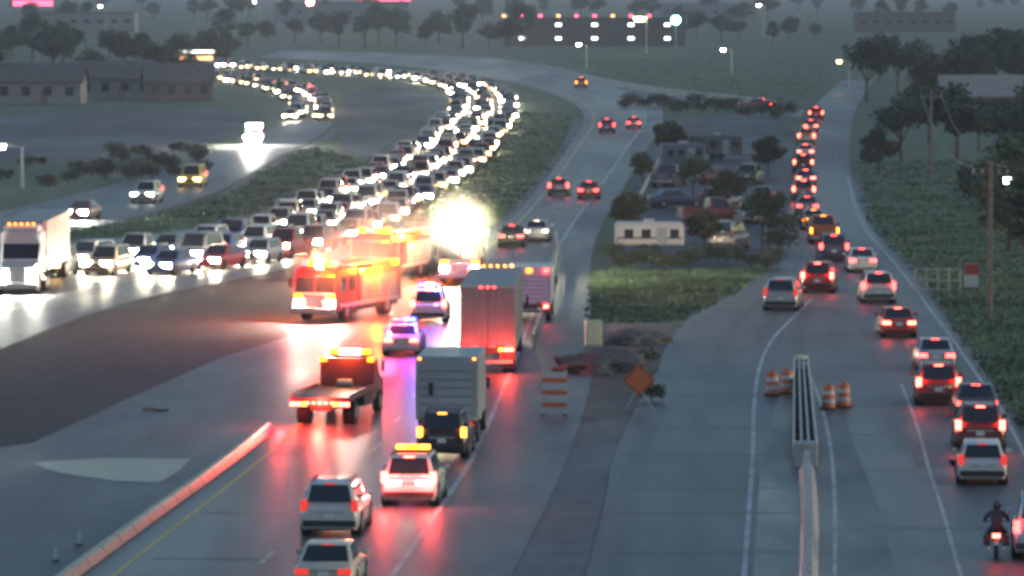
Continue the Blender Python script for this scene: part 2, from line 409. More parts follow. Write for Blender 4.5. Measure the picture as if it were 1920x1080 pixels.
line_strip('gore_line', [(1562, 1150), (1566, 1000), (1560, 860), (1540, 760), (1512, 690)], .14, M['white_line'], .006, road_b)

def seams(Lp, Rp, road, ys, a=.02, b=.98):
    Ls, Rs = smooth(Lp), smooth(Rp)
    for y in ys:
        i = min(range(len(Ls)), key=lambda k: abs((Ls[k][1] + Rs[k][1]) / 2 - y))
        p, q = G(*Ls[i]), G(*Rs[i]); y_ = G(960, y).y
        m_ = (p.y + q.y) / 2; p, q = p.lerp(q, a), p.lerp(q, b); sh = Vector((0, y_ - m_, 0))
        v = [p + sh, q + sh]; bm = bmesh.new(); hw = .13
        bm.faces.new([bm.verts.new((c.x, c.y + o_, .0085)) for c, o_ in ((v[0], -hw), (v[1], -hw), (v[1], hw), (v[0], hw))])
        mk('tar_seam', bm, M['seam'], road, ang=0)
seams(B_L, B_R, road_b, [1035, 962, 915, 852, 801, 742, 705, 655, 618, 572], .02, .40)
seams(B_L, B_R, road_b, [990, 880, 815, 760, 690, 640], .52, .80)
seams(A_L, A_R, road_a, [1048, 965, 890, 420, 392, 345, 310, 280], .22, .97)
def patches(Lp, Rp, road, n, seed, y0, y1):
    rs = random.Random(seed); Ls, Rs = smooth(Lp), smooth(Rp)
    for k in range(n):
        ok = [i for i in range(1, len(Ls) - 2) if y0 < (Ls[i][1] + Rs[i][1]) / 2 < y1]
        i = rs.choice(ok); t0 = rs.uniform(.08, .8); t1 = t0 + rs.uniform(.05, .14)
        c = [G(*Ls[j]).lerp(G(*Rs[j]), t) for j, t in ((i, t0), (i, t1), (i + 2, t1), (i + 2, t0))]
        f = rs.uniform(.6, 1); c[2] = c[1].lerp(c[2], f); c[3] = c[0].lerp(c[3], f)
        bm = bmesh.new(); bm.faces.new([bm.verts.new((q.x, q.y, .0052)) for q in c]); bmesh.ops.recalc_face_normals(bm, faces=bm.faces[:])
        if bm.faces[:][0].normal.z < 0: bmesh.ops.reverse_faces(bm, faces=bm.faces[:])
        me = bpy.data.meshes.new('repair_patch'); bm.to_mesh(me); bm.free(); me.materials.append(M[rs.choice(('patch', 'shoulder'))])
        o = bpy.data.objects.new('repair_patch', me); COL.objects.link(o); o.parent = road
patches(B_L, B_R, road_b, 6, 17, 600, 1060); patches(A_L, A_R, road_a, 6, 8, 260, 1050)
PA = Path(GP(mid(A_L, A_R, .55))); PB = Path(GP([(1842, 1100), (1842, 912), (1800, 790), (1750, 690), (1650, 565), (1570, 480), (1522, 410), (1508, 340), (1515, 240), (1560, 180)]))
PBL = Path(GP([(1250, 1080), (1290, 800), (1330, 680), (1430, 590), (1500, 520), (1530, 440)]))
PC = Path(GP([(-100, 585), (60, 552), (200, 516), (350, 495), (500, 468), (600, 437), (700, 382), (800, 327), (865, 266), (908, 214), (893, 178), (830, 156), (700, 144), (500, 132), (390, 124)])); PD = Path(GP(mid(D_U, D_D, .5)))

# ------------------------------------------------------------------ vehicles
def wheel(parent, x, y, r, wd, n=16):
    s = 1 if x > 0 else -1
    wo = mk('wheel', T((x - s * wd / 2, y, r), (x + s * wd / 2, y, r), r, n=n), M['rubber'], parent)
    mk('rim', T((x + s * (wd / 2 - .04), y, r), (x + s * (wd / 2 + .012), y, r), r * .62, r * .56, n=n), M['rim'], wo)
    return wo

KINDS = {  # L, W, belt, roof, cabin base front/rear, roof front/rear, hood, rear deck
    'sedan': (4.8, 1.84, .96, 1.46, .95, -1.85, .25, -1.05, .88, .98),
    'suv': (4.8, 1.94, 1.06, 1.76, 1.0, -2.3, .35, -2.05, 1.02, 1.06),
    'pickup': (5.7, 2.02, 1.15, 1.9, 1.15, -.8, .55, -.62, 1.12, .8),
    'van': (5.0, 1.98, 1.08, 1.95, 1.6, -2.42, .8, -2.3, .98, 1.08),
    'hatchback': (4.2, 1.78, .96, 1.52, 1.0, -2.0, .3, -1.75, .9, .97)}

def build_car(kind, pcol, head='park', tail='tail', lod=0, bar=None):
    L, W, belt, roof, bf, br, rf, rr, hood, deck = KINDS[kind]
    P = paint(pcol); hl = L / 2; w = W / 2
    root = empty({'pickup': 'pickup_truck'}.get(kind, kind))
    st = [(hl, .74, .36, hood - .24), (hl - .10, .90, .26, hood - .12), (hl - .35, .97, .22, hood - .06), (hl - .8, 1, .2, hood - .02), (bf, 1, .2, hood + .05),
          (bf - .5, 1, .2, belt), (br + .05 if kind == 'sedan' or kind == 'pickup' else -hl + .7, 1, .2, belt if kind != 'pickup' else belt),
          (-hl + .45 if kind != 'pickup' else br - .12, .99, .2, deck), (-hl + .10, .96, .24, deck - .03), (-hl, .86, .34, deck - .12)]
    bm = bmesh.new(); rings = []
    for y, f, z0, z1 in st:
        h = z1 - z0; ww = w * f
        rings.append([(-ww * .9, y, z0), (-ww, y, z0 + h * .25), (-ww, y, z0 + h * .62), (-ww * .95, y, z0 + h * .9), (-ww * .86, y, z1),
                      (ww * .86, y, z1), (ww * .95, y, z0 + h * .9), (ww, y, z0 + h * .62), (ww, y, z0 + h * .25), (ww * .9, y, z0)])
    loft(bm, rings)
    body = mk('body', bm, P, root, ang=40)
    wb, wr = w * .90, w * .70
    b4 = [(-wb, bf, belt - .06), (wb, bf, belt - .06), (wb, br, belt - .04), (-wb, br, belt - .04)]
    t4 = [(-wr, rf, roof), (wr, rf, roof), (wr, rr, roof), (-wr, rr, roof)]
    bm = bmesh.new(); loft(bm, [b4, t4]); cab = mk('cabin', bm, P, root, bev=.05, ang=50)
    bm = bmesh.new(); quad_panel(bm, (b4[1], b4[0], t4[0], t4[1]), .07, .93, .12, .93); mk('windshield', bm, M['glass'], root, ang=0)
    bm = bmesh.new(); quad_panel(bm, (b4[3], b4[2], t4[2], t4[3]), .07, .93, .16 if kind != 'van' else .3, .90); mk('rear_window', bm, M['glass'], root, ang=0)
    for q in ((b4[2], b4[1], t4[1], t4[2]), (b4[0], b4[3], t4[3], t4[0])):
        sp = ((.10, .49), (.53, .88)) if lod == 0 else ((.10, .88),)
        for u0, u1 in sp:
            bm = bmesh.new(); quad_panel(bm, q, u0, u1, .16, .9); mk('side_window', bm, M['glass'], root, ang=0)
    if kind == 'pickup':
        for s in (-1, 1): mk('bed_side', B((s * (w - .05), (-hl + br) / 2, .95), (.1, hl + br - .1, .38)), P, root, bev=.015)
        mk('tailgate', B((0, -hl + .03, .96), (W * .86, .07, .4)), P, root, bev=.015)
    big = 1.9 if lod else 1.0
    for s in (-1, 1):
        mk('headlight', B((s * w * .66, hl - .10, hood - .25), (.34 * big, .20, .15 * big)), E[head], root, ang=0)
        if kind == 'sedan': tz, th, tw, tx = deck - .2, .17, .40, .68
        elif kind == 'pickup': tz, th, tw, tx = .95, .36, .16, .90
        else: tz, th, tw, tx = belt - .02, .36, .2, .86
        mk('tail_light', B((s * w * (tx - (.06 if lod else 0)), -hl + .06, tz), (tw, .16, th)), E[tail], root, ang=0)
    mk('grille', B((0, hl - .02, hood - .36), (W * .44, .07, .16)), M['black'], root, ang=0)
    mk('front_bumper', B((0, hl - .06, .40), (W * .86, .18, .16)), M['black'] if kind in ('suv', 'pickup') else P, root, bev=.03)
    mk('rear_bumper', B((0, -hl + .04, .46), (W * .90, .18, .2)), M['chrome'] if kind == 'pickup' else (M['black'] if kind != 'sedan' else P), root, bev=.03)
    r = .34 if kind in ('sedan', 'hatchback') else .38
    for s in (-1, 1):
        for y in (hl - .92, -hl + .95):
            if lod == 0:
                mk('wheel_arch', T((s * (w - .3), y, r + .02), (s * (w + .004), y, r + .02), r + .06, n=18), M['black'], root)
                wheel(root, s * (w - .10), y, r, .25)
            else:
                mk('wheel', T((s * (w - .2), y, r), (s * (w + .015), y, r), r, n=12), M['rubber'], root)
    if lod == 0:
        for s in (-1, 1): mk('mirror', B((s * (w + .08), bf - .35, belt + .08), (.2, .1, .16)), P if kind != 'pickup' else M['black'], root, bev=.03)
        mk('tailgate_trim', B((0, -hl + .0, deck - .16 if kind == 'sedan' else belt - .22), (W * .5, .07, .045)), M['chrome'], root, ang=0)
        for s in (-1, 1):
            mk('sill_trim', B((s * (w - .012), 0, .27), (.05, L - 2.6, .12)), M['black'], root, ang=0)
            for y in (.12, -.9): mk('door_handle', B((s * (w + .005), y, belt - .14), (.03, .2, .04)), M['black'], root, ang=0)
        mk('licence_plate', B((0, -hl - .012, .72 if kind != 'pickup' else .5), (.32, .03, .16)), M['plate'], root, ang=0)
        mk('high_brake_light', B((0, rr - .03, roof - .03), (.34, .06, .04)), E[tail], root, ang=0)
        if kind in ('suv', 'van'):
            for s in (-1, 1): mk('roof_rail', B((s * wr * .92, (rf + rr) / 2, roof + .04), (.05, (rf - rr) * .85, .05)), M['black'], root, ang=0)
            mk('rear_wiper', B((.1, br - .0, belt + .1), (.5, .03, .03)), M['black'], root, ang=0)
    if bar:
        base = mk('light_bar', B((0, (rf + rr) / 2 + .2, roof + .06), (1.2, .3, .08)), M['black'], root)
        n = len(bar)
        for i, c in enumerate(bar):
            mk('beacon', B((-.6 + 1.2 * (i + .5) / n, (rf + rr) / 2 + .2, roof + .17), (1.2 / n * .92, .3, .16)), E[c], base, bev=.02)
    root['L'] = L
    return root

def build_semi(cab_col, box_mat, lights='tail', head='head'):
    """tractor and box trailer, front at +Y"""
    root = empty('semi_truck'); P = paint(cab_col)
    Lt = 14.6; yb = -9.2
    body = mk('trailer_box', B((0, yb + Lt / 2, 2.62), (2.58, Lt, 2.86)), box_mat, root, bev=.03)
    for s in (-1, 1):
        d = mk('rear_door', B((s * .62, yb - .015, 2.60), (1.20, .05, 2.66)), box_mat, root, bev=.01)
        for k in (.25, .52):
            mk('lock_rod', T((s * k, yb - .06, 1.3), (s * k, yb - .06, 3.9), .025, n=6), M['galv'], d)
        for z in (1.6, 2.6, 3.6): mk('hinge', B((s * 1.2, yb - .05, z), (.14, .04, .08)), M['galv'], d, ang=0)
        for k in range(8):
            y = yb + .9 + k * 1.83
            mk('side_rib', B((s * 1.298, y, 2.62), (.02, .08, 2.8)), M['galv'], root, ang=0)
        mk('side_rail', B((s * 1.30, yb + Lt / 2, 1.22), (.05, Lt - .1, .16)), M['galv'], root, ang=0)
    fr = mk('door_frame', B((0, yb - .02, 4.0), (2.6, .08, .1)), M['galv'], root, ang=0)
    for x in (-.3, 0, .3): mk('marker_light', B((x, yb - .08, 4.0), (.12, .05, .06)), E['tail'], fr, ang=0)
    sill = mk('rear_sill', B((0, yb - .02, 1.12), (2.56, .12, .22)), M['steel'], root, ang=0)
    for s in (-1, 1):
        for k, c in enumerate((lights, lights, 'amber_s')):
            mk('tail_light', B((s * (1.1 - k * .25), yb - .10, 1.12), (.2, .06, .16)), E[c], sill, ang=0)
        mk('mud_flap', B((s * .95, yb + .25, .62), (.62, .03, .7)), M['black'], root, ang=0)
        mk('guard_post', B((s * .6, yb + .02, .82), (.1, .1, .5)), M['steel'], root, ang=0)
    for k in range(6): mk('reflective_tape', B((-1.0 + k * .4, yb - .075, 1.27), (.36, .02, .07)), M['whitesheet'] if k % 2 else paint('red'), root, ang=0)
    mk('underride_guard', B((0, yb - .04, .56), (2.3, .1, .14)), M['galv'], root, ang=0)
    mk('chassis', B((0, -.5, 1.0), (.9, 16.6, .25)), M['steel'], root, ang=0)
    for y in (yb + 1.0, yb + 2.3, 4.3, 5.6):
        for s in (-1, 1):
            wheel(root, s * .98, y, .51, .56)
    for s in (-1, 1): wheel(root, s * 1.02, 9.0, .52, .32)
    mk('landing_gear', B((0, 2.3, .7), (1.6, .2, .9)), M['steel'], root, ang=0)
    # tractor
    mk('sleeper', B((0, 6.6, 2.3), (2.44, 1.9, 2.5)), P, root, bev=.1)
    bm = bmesh.new(); loft(bm, [[(-1.2, 7.5, .7), (1.2, 7.5, .7), (1.2, 7.5, 2.9), (-1.2, 7.5, 2.9)],
                                [(-1.15, 8.2, .7), (1.15, 8.2, .7), (1.15, 8.2, 1.9), (-1.15, 8.2, 1.9)]])
    cb = mk('cab', bm, P, root, bev=.05)
    bm = bmesh.new(); quad_panel(bm, ((1.15, 8.2, 1.9), (-1.15, 8.2, 1.9), (-1.2, 7.5, 2.9), (1.2, 7.5, 2.9)), .06, .94, .08, .92); mk('windshield', bm, M['glass'], root, ang=0)
    bm = bmesh.new()
    loft(bm, [[(-1.1, 8.1, .6), (1.1, 8.1, .6), (1.1, 8.1, 1.9), (-1.1, 8.1, 1.9)], [(-.98, 9.9, .6), (.98, 9.9, .6), (.92, 9.8, 1.6), (-.92, 9.8, 1.6)]])
    mk('hood', bm, P, root, bev=.06)
    mk('roof_fairing', B((0, 6.9, 3.7), (2.2, 1.3, .5)), P, root, bev=.15)
    mk('grille', B((0, 9.9, 1.15), (.95, .1, .8)), M['chrome'], root, ang=0)
    mk('front_bumper', B((0, 10.0, .5), (2.4, .25, .36)), M['chrome'], root, bev=.04)
    for s in (-1, 1):
        mk('headlight', B((s * .88, 9.92, .95), (.36, .16, .26)), E[head], root, ang=0)
        mk('mirror', B((s * 1.45, 7.9, 2.2), (.12, .22, .6)), M['black'], root, ang=0)
        mk('exhaust_stack', T((s * 1.12, 5.5, 1.2), (s * 1.12, 5.5, 4.0), .08), M['chrome'], root)
        mk('fuel_tank', T((s * .95, 6.2, .75), (s * .95, 7.6, .75), .32), M['chrome'], root)
    for x in (-.7, -.35, 0, .35, .7): mk('marker_light', B((x, 7.5, 4.0), (.12, .1, .08)), E['amber_s'], root, ang=0)
    root['L'] = 19.2
    return root

def build_box_truck(box_mat, cab_col, tail='tail_dim', W=2.44, H=3.45, L=7.6, name='box_truck', head='park'):
    root = empty(name); P = paint(cab_col); yb = -L / 2; lb = L - 2.2
    mk('cargo_box', B((0, yb + lb / 2, (H + .95) / 2), (W, lb, H - .95)), box_mat, root, bev=.04)
    d = mk('roll_door', B((0, yb - .012, (H + .95) / 2), (W - .3, .04, H - 1.25)), box_mat, root, ang=0)
    for k in range(6):
        mk('door_panel_joint', B((0, yb - .036, 1.25 + k * (H - 1.5) / 6), (W - .34, .012, .03)), M['steel'], d, ang=0)
    mk('door_handle', B((-.62, yb - .07, 2.2), (.16, .06, .5)), M['black'], d, ang=0)
    for s in (-1, 1):
        mk('corner_post', B((s * (W / 2 - .06), yb - .015, (H + .95) / 2), (.13, .06, H - .97)), M['galv'], root, ang=0)
        mk('tail_light', B((s * (W / 2 - .25), yb - .06, .84), (.26, .08, .16)), E[tail], root, ang=0)
        mk('marker_light', B((s * (W / 2 - .15), yb - .05, H - .08), (.1, .05, .07)), E['amber_s'], root, ang=0)
        wheel(root, s * (W / 2 - .3), yb + 1.5, .46, .5); wheel(root, s * (W / 2 - .2), L / 2 - 1.1, .46, .28)
        mk('headlight', B((s * .82, L / 2 - .02, .95), (.36, .14, .22)), E[head], root, ang=0)
        mk('mirror', B((s * 1.25, L / 2 - 1.1, 1.9), (.12, .12, .45)), M['black'], root, ang=0)
    mk('rear_bumper', B((0, yb - .1, .58), (W * .95, .3, .14)), M['steel'], root, ang=0)
    for k in range(6): mk('reflective_tape', B((-.9 + k * .36, yb - .05, 1.03), (.32, .03, .07)), M['whitesheet'] if k % 2 else paint('red'), root, ang=0)
    mk('chassis', B((0, -.2, .78), (.9, L - .6, .22)), M['steel'], root, ang=0)
    bm = bmesh.new()
    pr = [(L / 2, .5), (L / 2, 1.35), (L / 2 - .7, 1.5), (L / 2 - 1.25, 2.35), (L / 2 - 2.15, 2.4), (L / 2 - 2.15, .5)]
    loft(bm, [[(-1.03, y, z) for y, z in pr], [(1.03, y, z) for y, z in pr]]); mk('cab', bm, P, root, bev=.05)
    q = ((.98, L / 2 - .7, 1.5), (-.98, L / 2 - .7, 1.5), (-.98, L / 2 - 1.25, 2.35), (.98, L / 2 - 1.25, 2.35))
    bm = bmesh.new(); quad_panel(bm, q, .05, .95, .06, .94); mk('windshield', bm, M['glass'], root, ang=0)
    for s in (-1, 1): mk('side_window', B((s * 1.03, L / 2 - 1.5, 1.9), (.03, .7, .6)), M['glass'], root, ang=0)
    root['L'] = L
    return root

def build_fire_engine(name='fire_engine', flood=False, stripe=True, L=9.2, beacons=('red', 'amber', 'white', 'amber', 'red'), glow=1.0):
    root = empty(name); P = paint('fire red'); h = L / 2
    mk('chassis', B((0, 0, .62), (2.1, L - .5, .3)), M['steel'], root, ang=0)
    # crew cab, rounded front
    pr = [(h, .55), (h, 1.35), (h - .12, 2.5), (h - .4, 2.85), (h - 2.9, 2.85), (h - 2.9, .55)]
    bm = bmesh.new(); loft(bm, [[(-1.24, y, z) for y, z in pr], [(1.24, y, z) for y, z in pr]]); cab = mk('cab', bm, P, root, bev=.07)
    for s in (-1, 1):
        bm = bmesh.new(); q = ((1.24, h, 1.35), (-1.24, h, 1.35), (-1.24, h - .12, 2.5), (1.24, h - .12, 2.5))
        quad_panel(bm, q, .05 if s > 0 else .52, .48 if s > 0 else .95, .12, .92); mk('windshield', bm, M['glass'], root, ang=0)
        for y in (h - .95, h - 2.2): mk('side_window', B((s * 1.245, y, 1.98), (.03, .8, .75)), M['glass'], root, ang=0)
        mk('headlight', B((s * .93, h + .01, 1.02), (.42, .12, .26)), E['head_hot'], root, ang=0)
        mk('turn_light', B((s * .93, h + .01, 1.38), (.46, .1, .24)), E['amber'], root, ang=0)
        mk('mirror', B((s * 1.45, h - .1, 2.05), (.14, .14, .5)), M['black'], root, ang=0)
        wheel(root, s * 1.08, h - 1.5, .52, .34); wheel(root, s * .98, -h + 2.1, .52, .56)
        # roll-up locker doors
        for k in range(4):
            dd = mk('locker_door', B((s * 1.252, h - 4.0 - k * 1.25, 1.62), (.03, 1.08, 1.3)), M['galv'], root, ang=0)
            for j in range(5): mk('door_slat', B((s * 1.272, h - 4.0 - k * 1.25, 1.1 + j * .26), (.012, 1.04, .03)), M['steel'], dd, ang=0)
        if stripe: mk('reflective_stripe', B((s * 1.258, 0, .98 if False else .88), (.02, L - 1.2, .2)), M['whitesheet'], root, ang=0)
        mk('side_beacon', B((s * 1.22, -h + 1.0, 2.8), (.2, .7, .36)), E['amber'], root, ang=0)
    body = mk('equipment_body', B((0, h - 3.15 - (L - 3.2) / 2, 1.72), (2.46, L - 3.2, 2.0)), P, root, bev=.04)
    mk('hose_bed', B((0, -h + 1.9, 2.78), (1.9, 3.4, .14)), M['black'], root, ang=0)
    for s in (-.9, .9):
        ld = mk('ladder', B((s, -.9, 2.92), (.06, 5.4, .12)), M['galv'], root, ang=0)
        mk('rail', B((s * .5, -.9, 2.92), (.06, 5.4, .12)), M['galv'], ld, ang=0)
        for k in range(9): mk('rung', B((s * .75, -3.3 + k * .6, 2.92), (.42, .05, .05)), M['galv'], ld, ang=0)
    mk('front_bumper', B((0, h + .22, .62), (2.46, .5, .34)), M['chrome'], root, bev=.04)
    mk('grille', B((0, h + .03, 1.1), (1.0, .08, .55)), M['chrome'], root, ang=0)
    mk('cab_stripe', B((0, h + .012, 1.5), (2.3, .03, .12)), M['whitesheet'], root, ang=0)
    bar = mk('light_bar', B((0, h - .75, 2.90), (2.1, .4, .1)), M['black'], root, ang=0)
    for i, c in enumerate(beacons):
        mk('beacon', B((-1.05 + 2.1 * (i + .5) / len(beacons), h - .75, 3.1), (2.1 / len(beacons) * .92, .4, .34)), E[c], bar, bev=.02)
    if flood:
        mast = mk('light_mast', T((0, h - 1.6, 2.85), (0, h - 1.6, 3.7), .06), M['galv'], root)
        for i in range(6):
            mk('floodlight', B((-.6 + i % 3 * .6, h - 1.5, 3.4 + i // 3 * .6), (.5, .14, .42)), E['flood'], mast, bev=.02)
        lamp(root, (0, h - 1.0, 3.9), (1, .84, .42), 6000 * glow, .3, 'floodlight_glow')
    else:
        for p in ((-.8, h + .6, 2.9), (1.7, h - 3, 2.7), (-1.7, 0, 2.6)): lamp(root, p, (1, .11, .004), 1400 * glow, .15, 'amber_beacon_glow')
        lamp(root, (.4, h + 1.0, 3.1), (1, .06, .04), 600 * glow, .15, 'red_beacon_glow')
    root['L'] = L
    return root

def build_tow_truck():
    root = empty('flatbed_tow_truck'); L = 8.4; h = L / 2; P = paint('maroon')
    mk('chassis', B((0, -.2, .75), (.9, L - .8, .24)), M['steel'], root, ang=0)
    dk = mk('flatbed_deck', B((0, -h + 2.9, 1.12), (2.5, 5.8, .14)), M['steel'], root, bev=.02)
    for s in (-1, 1):
        mk('side_rail', B((s * 1.22, -h + 2.9, 1.26), (.07, 5.7, .14)), P, dk, ang=0)
        for k in range(4): mk('tool_box', B((s * 1.1, -h + 2.4 + k * .82 - 0, .82), (.4, .76, .42)), M['black'], root, ang=0) if k in (1, 2) else None
        wheel(root, s * .95, -h + 1.6, .46, .5); wheel(root, s * 1.0, h - 1.1, .46, .28)
        for k, c in enumerate(('tail_hot', 'tail_hot', 'amber_s')):
            mk('tail_light', B((s * (1.12 - k * .24), -h - .03, .92), (.2, .08, .17)), E[c], root, ang=0)
        mk('headlight', B((s * .85, h - .02, 1.0), (.34, .12, .22)), E['head'], root, ang=0)
        mk('mirror', B((s * 1.3, h - 1.4, 1.95), (.12, .12, .45)), M['black'], root, ang=0)
        mk('work_light', B((s * 1.0, h - 2.62, 2.3), (.26, .1, .18)), E['amber'], root, ang=0)
    lb = mk('rear_light_board', B((0, -h - .0, .92), (2.5, .05, .26)), M['black'], root, ang=0)
    for k in range(5): mk('marker_light', B((-.5 + k * .25, -h - .05, .97), (.14, .05, .1)), E['tail_hot'], lb, ang=0)
    mk('head_board', B((0, h - 2.55, 1.75), (2.3, .08, 1.2)), P, root, bev=.02)
    pr = [(h, .55), (h, 1.3), (h - .9, 1.45), (h - 1.3, 2.3), (h - 2.4, 2.35), (h - 2.4, .55)]
    bm = bmesh.new(); loft(bm, [[(-1.06, y, z) for y, z in pr], [(1.06, y, z) for y, z in pr]]); mk('cab', bm, P, root, bev=.05)
    mk('rear_window', B((0, h - 2.41, 1.95), (1.4, .03, .45)), M['glass'], root, ang=0)
    q = ((1.02, h - .9, 1.45), (-1.02, h - .9, 1.45), (-1.02, h - 1.3, 2.3), (1.02, h - 1.3, 2.3))
    bm = bmesh.new(); quad_panel(bm, q, .05, .95, .06, .94); mk('windshield', bm, M['glass'], root, ang=0)
    bar = mk('light_bar', B((0, h - 1.9, 2.42), (1.7, .35, .1)), M['black'], root, ang=0)
    for i, c in enumerate(('amber', 'white', 'white', 'amber')): mk('beacon', B((-.85 + 1.7 * (i + .5) / 4, h - 1.9, 2.56), (.4, .34, .2)), E[c], bar, bev=.02)
    mk('winch', T((-.3, -h + 5.3, 1.35), (.3, -h + 5.3, 1.35), .16), M['galv'], root)
    lamp(root, (0, -h - .5, 1.0), (1, .05, .03), 300, .15, 'tail_light_glow')
    lamp(root, (-1.6, -h - .4, .9), (1, .03, .03), 170, .15, 'tail_light_glow')
    lamp(root, (0, h - 2.9, 2.7), (1, .26, .03), 130, .15, 'amber_beacon_glow')
    root['L'] = L
    return root

def put(o, px, py, path=None, heading=None, near='rear', toward=False):
    """stand vehicle o so that its end nearest the camera meets the ground at the photo point"""
    q = G(px, py)
    d = heading if heading is not None else path.dir_near(q)
    d = Vector((d[0], d[1], 0)).normalized()
    if toward: d = -d
    L = o['L']
    c = q + d * (L / 2 if d.y > 0 else -L / 2)
    o.location = (c.x, c.y, 0); o.rotation_euler = (0, 0, math.atan2(-d.x, d.y))
    return o

def done(o):
    if 'L' in o: del o['L']

used_proto = {}
def car(kind, pcol, px, py, path, label, group=None, head='park', tail='tail', toward=False, lod=0, bar=None, heading=None):
    key = (kind, pcol, head, tail, lod, bar)
    if key in used_proto: o = copy_tree(used_proto[key])
    else: o = build_car(kind, pcol, head, tail, lod, bar); used_proto[key] = o
    put(o, px, py, path, heading, toward=toward)
    return tag(o, label, {'suv': 'SUV', 'pickup': 'pickup truck'}.get(kind, 'car' if kind in ('sedan', 'hatchback') else kind), group)

# --- near lanes of the highway, going away
gA = 'vehicles driving past the crash'
car('suv', 'white', 617, 1008, PA, 'white SUV with dark rear window, near the bottom edge left of the beacon vehicle', gA, tail='tail_dim')
car('sedan', 'cream', 606, 1122, PA, 'cream sedan cut by the bottom edge close behind the white SUV', gA, tail='tail_dim')
o = car('suv', 'white', 766, 952, PA, 'white patrol SUV with an amber roof beacon and red reflections behind it', 'emergency vehicles at the crash', tail='tail_hot', bar=('amber_s', 'amber', 'amber_s'))
for s in (-.8, .8): lamp(o, (s, -2.9, .9), (1, .06, .05), 110, .12, 'tail_light_glow')
lamp(o, (0, -3.4, 1.5), (1, .95, .85), 18, .2, 'reverse_light_glow')
for s in (-1, 1): mk('reverse_light', B((s * .5, -2.42, .86), (.5, .1, .16)), E['canw'], o, ang=0)
car('suv', 'black', 828, 862, PA, 'black SUV close behind the grey box truck', gA, tail='amber_s')
put(tag(build_box_truck(M['greybox'], 'white'), 'grey box truck with roll door seen from behind', 'truck', gA), 838, 834, heading=(.05, 1))
semi = put(tag(build_semi('white', M['alu'], 'tail_hot'), 'semi truck with tall ribbed silver trailer and red tail lights', 'truck', gA), 914, 702, heading=(.025, 1))
lamp(semi, (.9, -10.0, .9), (1, .05, .03), 170, .15, 'tail_light_glow'); lamp(semi, (-.9, -10.0, .9), (1, .05, .03), 110, .15, 'tail_light_glow')
amb = put(tag(build_box_truck(M['whitesheet'], 'white', 'tail_hot', 2.3, 2.9, 6.8, 'ambulance'), 'white box ambulance just ahead to the right of the silver trailer', 'ambulance', 'emergency vehicles at the crash'), 992, 604, PA)
for s in (-.9, .9): mk('beacon', B((s, -3.45, 2.75), (.28, .1, .2)), E['red'], amb, ang=0)
mk('beacon', B((0, -3.45, 2.75), (.28, .1, .2)), E['amber'], amb, ang=0)
car('sedan', 'black', 958, 464, PA, 'black sedan beyond the crash, left of the silver sedan', gA)
car('sedan', 'silver', 1005, 454, PA, 'silver sedan beyond the crash beside the guardrail end', gA, head='park', tail='park')
car('hatchback', 'grey', 1047, 368, PA, 'grey hatchback leaving on the eastbound road beside a red car', gA)
car('sedan', 'red', 1103, 374, PA, 'red sedan leaving on the eastbound road beside the grey hatchback', gA)
car('suv', 'purple', 1138, 250, PA, 'purple SUV far along the eastbound road before its bend', gA)
car('sedan', 'grey', 1188, 242, PA, 'grey sedan right of the purple SUV before the bend', gA)
car('van', 'orange', 1090, 166, PA, 'orange van with glowing amber lights on the far bend', gA, tail='amber_s')
# --- the crash scene
gE = 'emergency vehicles at the crash'
tow = put(tag(build_tow_truck(), 'dark red flatbed tow truck with a row of red rear lights and amber beacons', 'tow truck', gE), 600, 800, PA, heading=(.16, 1))
fe = put(tag(build_fire_engine(), 'nearest red fire engine, parked aslant with blazing headlights', 'fire engine', gE), 590, 604, heading=(-.36, -.93))
fe2 = put(tag(build_fire_engine('rescue_engine', L=8.2, beacons=('amber', 'amber', 'red', 'amber')), 'second red fire engine, parked behind the one with blazing headlights', 'fire engine', gE), 695, 530, heading=(-.28, -.96))
fe3 = put(tag(build_fire_engine('fire_engine', flood=True, L=8.6), 'fire engine with a raised mast of white floodlights', 'fire engine', gE), 862, 535, PA, toward=True)
pc = car('sedan', 'white', 752, 668, PA, 'police sedan with red and blue roof beacons left of the silver trailer', gE, bar=('red', 'red', 'blue', 'blue'), tail='tail_hot')
lamp(pc, (-.7, -1.4, 2.0), (1, .05, .14), 520, .12, 'red_beacon_glow'); lamp(pc, (.9, -1.2, 2.0), (.16, .08, 1), 520, .12, 'blue_beacon_glow')
pc2 = car('suv', 'white', 803, 606, PA, 'white police SUV with blue beacon parked in front of the police sedan', gE, bar=('blue', 'white', 'red'), tail='tail_hot')
lamp(pc2, (.5, -2.2, 2.4), (.2, .2, 1), 200, .12, 'blue_beacon_glow'); lamp(pc2, (-.9, -1.5, 2.3), (1, .06, .10), 420, .12, 'red_beacon_glow')
